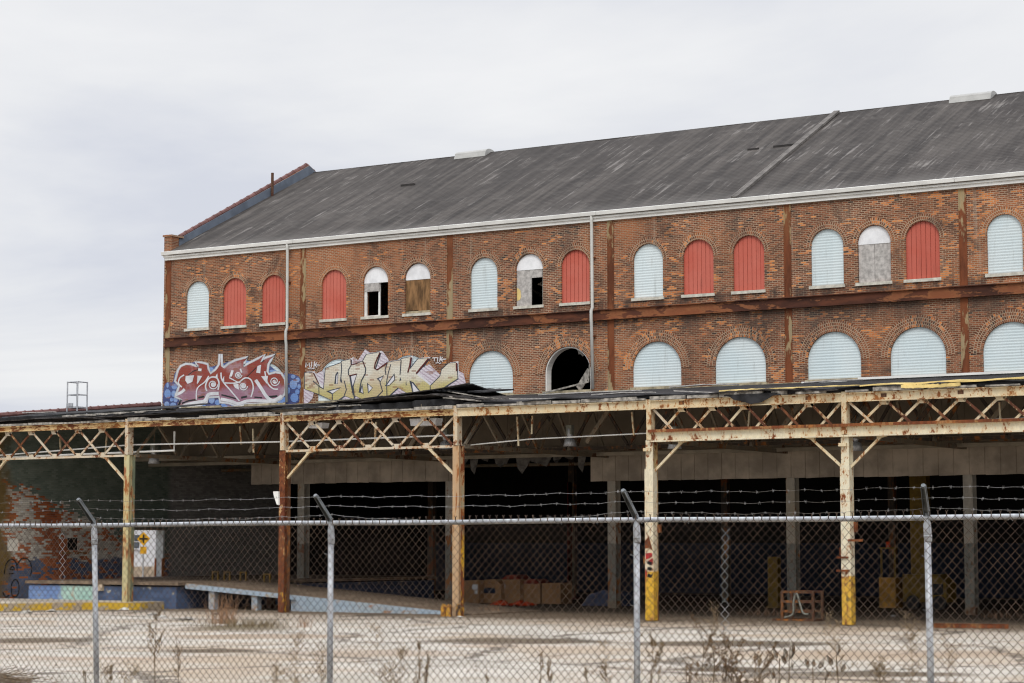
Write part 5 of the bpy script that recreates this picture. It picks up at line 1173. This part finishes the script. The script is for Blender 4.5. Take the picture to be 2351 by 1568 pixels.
# barbed wire
for wi, fr_ in enumerate((.97, .60, .24)):
    m = MB(); pts = []
    an = [b0.lerp(tip, fr_) for s, b0, tip in armtips]
    for a, b, (sa, *_), (sb, *_2) in zip(an, an[1:], armtips, armtips[1:]):
        L = (b - a).length; nn = max(2, int(L / .0125)); sagv = (.012, .02, .028)[wi] + (.07 if wi == 2 and -7.5 < sa < -7 else 0) + (.035 if wi == 2 and -2.5 < sa < -1.5 else 0)
        for k in range(nn):
            t = k / nn; p = a.lerp(b, t); p.z -= sagv * 4 * t * (1 - t) + .004 * math.sin(p.x * 9 + wi) + .003 * math.sin(p.x * 23 + wi * 2); pts.append(p)
    for ph in (0, math.pi):
        q = [p + FN * (.0013 * math.cos(i_ * 1.05 + ph)) + Vector((0, 0, .0013 * math.sin(i_ * 1.05 + ph))) for i_, p in enumerate(pts)]
        m.tube(q, .0008, 3, cap=False)
    k = random.randint(2, 9)
    while k < len(pts) - 1:
        p = pts[k]
        for o_ in (-.005, .004):
            d = (Vector((0, 0, 1)) + FN * random.uniform(-.6, .6) + FD * random.uniform(-.35, .35)).normalized() * random.uniform(.010, .015)
            m.bar(p + FD * o_ - d, p + FD * o_ + d, .0014, .0014, up=FD)
        m.bar(p - FD * .006, p + FD * .006, .0032, .0032)
        k += random.randint(9, 12)
    m.build('barbed_wire', M['barb'], fence)

# ================================================================== dry plants behind the fence
def spot(u, v, off):
    """a point on the line of sight through (u, v), off metres behind the fence"""
    t = (u - 1175.5) / FPX; d = (RGT * t + fh); base = Vector((CAM.x, CAM.y, 0))
    k = ((FO + FN * off - base).dot(FN)) / d.dot(FN)
    p = base + d * k
    dd = FWD * FPX + RGT * (u - 1175.5) - UPV * (v - 784); zz = CAM.z + dd.z * (p - base).length / math.hypot(dd.x, dd.y)
    return Vector((p.x, p.y, gz(p.y))), zz
def seedclump(m, p, r, n, elong=1.):
    for _ in range(n):
        c_ = p + Vector((random.gauss(0, r), random.gauss(0, r), random.gauss(0, r * elong))); a = Vector((random.gauss(0, 1), random.gauss(0, 1), random.gauss(0, 1.4))).normalized(); b = a.cross(Vector((random.random(), random.random(), .3))).normalized(); l = random.uniform(.005, .011)
        m.add([c_ - a * l, c_ + b * l * .5, c_ + a * l, c_ - b * l * .5], [(0, 1, 2, 3)])
        m.add([c_ - a * l, c_ + a.cross(b) * l * .5, c_ + a * l, c_ - a.cross(b) * l * .5], [(0, 1, 2, 3)])
def wander(p, d, L, n, j=.15, up=.0):
    pts = [p.copy()]; d = d.normalized()
    for k in range(n):
        d = (d + Vector((random.gauss(0, j), random.gauss(0, j), random.gauss(0, j * .6) + up))).normalized(); pts.append(pts[-1] + d * (L / n))
    return pts
def mugwort(u, v, off, label, nb=9, thick=.0045, spread=.22, group='dry stalks along the fence'):
    b, zt = spot(u, v, off); H = zt - b.z; t = thing('dry_stalk', label, 'plant', tuple(b), group); st = MB(); sd = MB()
    main = wander(b, Vector((random.uniform(-.06, .06), random.uniform(-.06, .06), 1)), H, 14, .035, .04)
    dx = (Vector((b.x, b.y, zt)) - main[-1]); main = [p + dx * (i / 14) for i, p in enumerate(main)]
    st.tube(main, [thick * (1 - .75 * i / 14) for i in range(15)], 5)
    for i in range(nb):
        k = random.randint(6, 13); L = random.uniform(.12, .34) * H * (1.3 - k / 14); a = random.uniform(0, 6.28)
        br = wander(main[k], Vector((math.cos(a) * spread * 2.2, math.sin(a) * spread * 2.2, 1)), L, 6, .08, .05); st.tube(br, [.0025, .0022, .002, .0018, .0016, .0014, .001], 4)
        for p in br[2:]: seedclump(sd, p, .008, 5, 1.8)
    for p in main[9:]: seedclump(sd, p, .009, 7, 2.2)
    st.build('stem', M['stalk'], t); sd.build('seed_head', M['seed'], t)
def feathery(u, v, off, label, nb=26, lean=0., fan=.55, group='feathery dry grasses along the fence'):
    b, zt = spot(u, v, off); H = zt - b.z; t = thing('feathery_weed', label, 'weed', tuple(b), group); st = MB(); sd = MB()
    main = wander(b, Vector((lean, random.uniform(-.05, .05), 1)), H, 12, .05, .02); dx = Vector((b.x, b.y, zt)) - main[-1]; main = [p + dx * (i / 12) for i, p in enumerate(main)]
    st.tube(main, [.0028 - .0018 * i / 12 for i in range(13)], 4)
    for i in range(nb):
        k = random.randint(5, 12); a = random.uniform(0, 6.28); L = random.uniform(.10, .26) * (1.5 - k / 12)
        br = wander(main[k], Vector((math.cos(a) * fan * 1.4, math.sin(a) * fan * 1.4, .9)), L, 5, .16); st.tube(br, [.0014, .0013, .0012, .001, .0009, .0008], 3)
        for p in br[1:]:
            for _ in range(2):
                q = wander(p, Vector((random.gauss(0, 1), random.gauss(0, 1), .7)), random.uniform(.02, .055), 2, .2); st.tube(q, [.001, .0009, .0008], 3); seedclump(sd, q[-1], .003, 1)
    st.build('stem', M['straw'], t); sd.build('seed_head', M['straw'], t)
mugwort(366, 1405, .5, 'tallest dry mugwort stalk, right of the leftmost fence post', 13, .006, .3)
mugwort(410, 1462, .5, 'thin brown stalk leaning against the tallest stalk, on its right side', 5)
mugwort(267, 1530, .4, 'short dry stalk between the leftmost post and the tallest stalk', 3)
mugwort(206, 1540, .4, 'stub of dry stalk just left of the leftmost fence post', 2)
mugwort(1240, 1500, .5, 'upright dark seed stalk left of the third post, its darker neighbour thinner', 4, .004, .12)
mugwort(1258, 1512, .55, 'thin dark seed stalk touching the upright one left of the third post', 4, .003, .15)
mugwort(1342, 1535, .4, 'short brown stalk midway between the stalk pair and the third post', 3)
mugwort(1388, 1528, .45, 'loose brown stalk second left from the third post', 5, .003, .3)
mugwort(1497, 1468, .5, 'tall forked seed stalk right of the third post', 8, .005, .22)
mugwort(1516, 1478, .55, 'slim seed stalk leaning to the right beside the forked one', 4, .0035, .12)
mugwort(965, 1475, .6, 'spiky dry stalk midway between the second and third posts', 10, .003, .3)
mugwort(985, 1495, .5, 'brown seed stalk just right of the spiky one', 5, .004, .15)
mugwort(1117, 1540, .4, 'lone short stalk at the bottom centre of the fence', 3)
mugwort(1738, 1515, .5, 'thin dark stalk at the right edge of the leafy shrub', 4, .003, .2)
feathery(688, 1472, .6, 'pale feathery grass left of the second post', 22, .05)
feathery(742, 1500, .5, 'sparse feathery grass touching the second post', 16)
feathery(640, 1540, .4, 'dense low feathery grass at the bottom, left of the second post', 20)
feathery(925, 1505, .5, 'feathery grass clump right of the second post', 22, .03)
feathery(895, 1545, .4, 'low feathery grass beside the clump right of the second post', 18)
feathery(865, 1450, .7, 'bare branching weed with the highest fine twigs right of the second post', 12, .0, .8)
feathery(1900, 1425, .6, 'tall bare wiry weed between the milkweed pods and the fourth post', 18, .0, .7)
feathery(2010, 1525, .5, 'round feathery brown bush left of the fourth post', 40, .0, .7)
feathery(2082, 1425, .6, 'tall wiry weed touching the left side of the fourth post', 22, .0, .6)
feathery(2168, 1490, .5, 'wiry weed on the right side of the fourth post', 22, .05, .6)
feathery(1385, 1490, .6, 'faint wispy weed left of the third post', 10)
feathery(1460, 1440, .5, 'hair-thin wisp clinging to the third post', 6, .0, .2)
feathery(310, 1540, .5, 'low wispy grass by the brush pile', 14)
feathery(250, 1545, .5, 'low wispy grass left of the short stub of stalk', 14)
feathery(1640, 1385, .7, 'single hair-thin shoot rising above the leafy shrub', 5, .02, .25)

# leafy shrub
b, zt = spot(1640, 1452, .6); H = zt - b.z
sh = thing('leafless_shrub', 'twiggy shrub with a few dead brown leaves behind the mesh', 'shrub', tuple(b)); st = MB(); lf = MB()
def leafat(p, s_=.011):
    a = Vector((random.gauss(0, 1), random.gauss(0, 1), random.gauss(0, .8))).normalized(); c_ = a.cross(Vector((random.gauss(0, 1), random.gauss(0, 1), random.gauss(0, 1)))).normalized(); l = s_ * random.uniform(.7, 1.4)
    n_ = a.cross(c_) * l * .18
    lf.add([p, p + a * l * .7 + c_ * l * .45 + n_, p + a * l * 1.6, p + a * l * .7 - c_ * l * .45 + n_], [(0, 1, 2), (0, 2, 3)])
def branch(p, d, L, r, depth):
    pts = wander(p, d, L, 7, .11, .03); st.tube(pts, [r * (1 - .6 * i / 7) for i in range(8)], 5 if depth < 2 else 3)
    for i in range(2, 8):
        if depth < 3:
            for _ in range(2 if depth < 2 else 1):
                if random.random() < .62:
                    a = random.uniform(0, 6.28); dd = (pts[i] - pts[i - 1]).normalized() + Vector((math.cos(a), math.sin(a), .25)) * random.uniform(.6, 1.1)
                    branch(pts[i], dd, L * random.uniform(.18, .32), r * .5, depth + 1)
        if depth >= 1 and i > 2 and random.random() < .24: leafat(pts[i] + Vector((random.gauss(0, .006), random.gauss(0, .006), random.gauss(0, .006))))
for dx, l_, ln in ((-.10, .92, .02), (-.05, 1.0, .02), (.0, .98, .0), (.16, .84, .10), (.24, .78, .05), (.2, .74, .25), (-.16, .62, -.12), (.05, .72, .1)):
    branch(b + RGT * dx, Vector((0, 0, 1)) + RGT * ln, H * l_, .006, 0)
for _ in range(14):
    pts = wander(b + RGT * random.uniform(-.2, .3) + Vector((0, 0, H * .5)), Vector((0, 0, 1)) + RGT * random.uniform(-.7, .7), random.uniform(.3, .65), 6, .06, .02); st.tube(pts, [.0022, .002, .0018, .0016, .0014, .0011, .0009], 3)
for _ in range(70):
    p = b + RGT * random.gauss(.0, .035) + Vector((random.gauss(0, .03), random.gauss(0, .03), H * random.uniform(.68, 1.0))); leafat(p, .012)
st.build('branches', M['stalk'], sh); lf.build('leaves', M['leaf'], sh)
# milkweed
def pod(par, c_, d, L, r, open_=True):
    m = MB(); d = d.normalized(); a = d.cross(Vector((.2, .4, .9))).normalized(); e = d.cross(a); N1, N2 = 7, 7
    for i in range(N1 + 1):
        t = i / N1; rr = r * math.sin(math.pi * min(1, t * .93 + .05)) ** .8 * (1 - .35 * t); cc = c_ + d * (L * t) + a * (.15 * L * t * t)
        for k in range(N2):
            an_ = (-2.2 + 4.4 * k / (N2 - 1)) if open_ else 2 * math.pi * k / (N2 - 1)
            m.v.append(tuple(cc + (a * math.cos(an_) + e * math.sin(an_)) * rr * random.uniform(.9, 1.1)))
    for i in range(N1):
        for k in range(N2 - 1): q = i * N2 + k; m.f.append([q, q + 1, q + N2 + 1, q + N2]); m.mi.append(0)
    o = m.build('pod', M['pod_out'], par); m2 = MB()
    cc = c_ + d * (L * .45); seedclump(m2, cc, r * .4, 10, 1.); m2.build('lining', M['pod_in'], o)
def milkweed(u, v, off, pods, label, base_du=0):
    b, zt = spot(u, v, off); b = b + RGT * base_du; t = thing('milkweed', label, 'milkweed', tuple(b), 'milkweed with open pods'); H = zt - b.z
    pts = wander(b, Vector((0, 0, 1)), H - .03, 10, .03, .03); tp, _z = Vector((0, 0, 0)), 0; e = spot(u, v, off)[0]; e.z = zt - .04; dx = e - pts[-1]; pts = [p + dx * (i / 10) for i, p in enumerate(pts)]
    m = MB(); m.tube(pts, [.006 - .0025 * i / 10 for i in range(11)], 6); m.build('stem', M['stalk'], t)
    for (ax, az, dz, L) in pods: pod(t, pts[-1] + RGT * ax + Vector((0, 0, dz)), RGT * ax * 6 + Vector((random.uniform(-.2, .2), random.uniform(-.4, .1), az)), L, L * .26)
milkweed(1784, 1500, .35, [(-.02, .9, .0, .085), (.03, .5, -.035, .08)], 'slim milkweed with two pods nearest the shrub')
milkweed(1806, 1498, .35, [(-.02, 1.0, -.02, .10), (.015, 1.1, -.01, .11), (.03, .9, .03, .10), (.02, -.6, -.03, .06), (-.03, .5, -.05, .08)], 'milkweed with the fullest cluster of grey pods', .01)
milkweed(1859, 1520, .35, [(-.03, .7, .0, .08), (.01, .9, .0, .07), (.05, .4, -.01, .10)], 'milkweed with a wide flat head of three pods', .02)
milkweed(1888, 1545, .35, [(.01, 1.0, -.01, .075)], 'milkweed with one small upright brown pod')
milkweed(1913, 1495, .35, [(.01, 1.0, .01, .09), (-.03, .8, -.07, .09), (.04, .4, -.12, .09)], 'tall milkweed with three pods stepped down its stem', .0)
milkweed(1775, 1548, .3, [(-.02, .8, .0, .09), (.03, .5, -.02, .08)], 'low milkweed with a grey pod at the picture bottom')
# heap of cut brush
b, zt = spot(30, 1545, .9); m = MB()
for k in range(420):
    a = random.uniform(-.5, .5); cpt = b + RGT * random.gauss(-.05, .30) + FN * random.gauss(0, .25); hh = max(.05, (zt - b.z) * math.exp(-((cpt - b).dot(RGT) / .42) ** 2) * random.uniform(.2, 1.02)); cpt.z = b.z + hh
    d = RGT * random.choice((-1, 1)) * random.uniform(.6, 1) + Vector((0, 0, random.uniform(-.5, .35))) + FN * random.uniform(-.5, .5)
    L = random.uniform(.2, .55); pts = wander(cpt - d.normalized() * L / 2, d, L, 4, .14); m.tube(pts, [.0028, .0026, .0022, .0018, .0012], 3)
tag(m.build('brush_pile', M['stalk'], None, org=tuple(b)), 'heap of tangled cut twigs at the bottom left corner', 'brush pile')
# grass tufts growing in the joints of the yard
def tuft(u, v, H, n, r, mat, label, spread=.5):
    q = at(u, v, 2, 0.); t = MB()
    for _ in range(n):
        p = q + Vector((random.gauss(0, r), random.gauss(0, r), 0)); a = random.uniform(0, 6.28); h = H * random.uniform(.35, 1.0)
        d = Vector((math.cos(a) * spread * random.random(), math.sin(a) * spread * random.random(), 1)); pts = wander(p, d, h, 4, .10); t.tube(pts, [.006, .005, .004, .003, .002], 3)
    tag(t.build('weed_tuft', M[mat], None, org=tuple(q)), label, 'weed', 'tufts growing in the yard')
tuft(512, 1432, 1.05, 130, .20, 'red_grass', 'tall reddish grass tuft before the left part of the ramp')
tuft(560, 1438, .25, 260, .7, 'moss', 'low olive grass spreading around the reddish tuft')
tuft(592, 1437, .28, 120, .4, 'moss', 'low olive grass right of the reddish tuft')
tuft(700, 1440, .45, 30, .10, 'red_grass', 'thin dry tuft left of the second fence post')
tuft(1125, 1407, .35, 50, .25, 'red_grass', 'small rusty tuft in the dust right of the tan column')
tuft(1765, 1412, .30, 60, .5, 'red_grass', 'low tuft in the dust left of the rusty rack')
tuft(2300, 1418, .3, 60, .4, 'red_grass', 'low rusty tuft by the right edge of the picture')
# litter on the concrete
def litter(u, v, s_, mat, label, flat=.35):
    q = at(u, v, 2, 0.); t = MB(); n = 7; P_ = []
    for j in range(3):
        for k in range(n): a = 6.283 * k / n; rr = s_ * (1, .8, .3)[j] * random.uniform(.6, 1.2); t.v.append((q.x + rr * math.cos(a), q.y + rr * math.sin(a), .006 + s_ * flat * (0, .6, 1)[j] * random.uniform(.7, 1.2)))
    for j in range(2):
        for k in range(n): t.f.append([j * n + k, j * n + (k + 1) % n, (j + 1) * n + (k + 1) % n, (j + 1) * n + k]); t.mi.append(0)
    t.f.append([2 * n + k for k in range(n)]); t.mi.append(0)
    tag(t.build('litter', M[mat], None, org=tuple(q)), label, 'litter', 'litter on the yard')
litter(937, 1397 + 26, .10, 'litter', 'white scrap of litter in the dust right of the second fence post'); litter(285, 1400, .22, 'litter', 'crumpled pale sheet at the foot of the yellow kerb'); litter(350, 1413, .25, 'grey_wood', 'grey rubble heap right of the yellow kerb')
litter(372, 1417, .16, 'litter', 'small white scrap beside the grey rubble heap'); litter(1056, 1417, .12, 'litter', 'pale rubble at the foot of the tan column'); litter(1018, 1489, .07, 'litter', 'small white scrap on the concrete below the tan column'); litter(766 + 16, 1400, .14, 'moss', 'dark lump in the dust right of the second post')
litter(765 - 270, 1411, .13, 'black', 'black scrap lying before the ramp legs'); litter(2050, 1415, .09, 'litter', 'tiny white scrap in the dust under the yellow machines')
litter(120, 1405, .25, 'grey_wood', 'grey leaf litter along the left of the yellow kerb'); litter(60, 1409, .3, 'grey_wood', 'brown-grey leaf litter at the far left kerb'); litter(430, 1424, .3, 'grey_wood', 'flat grey debris left of the reddish tuft')
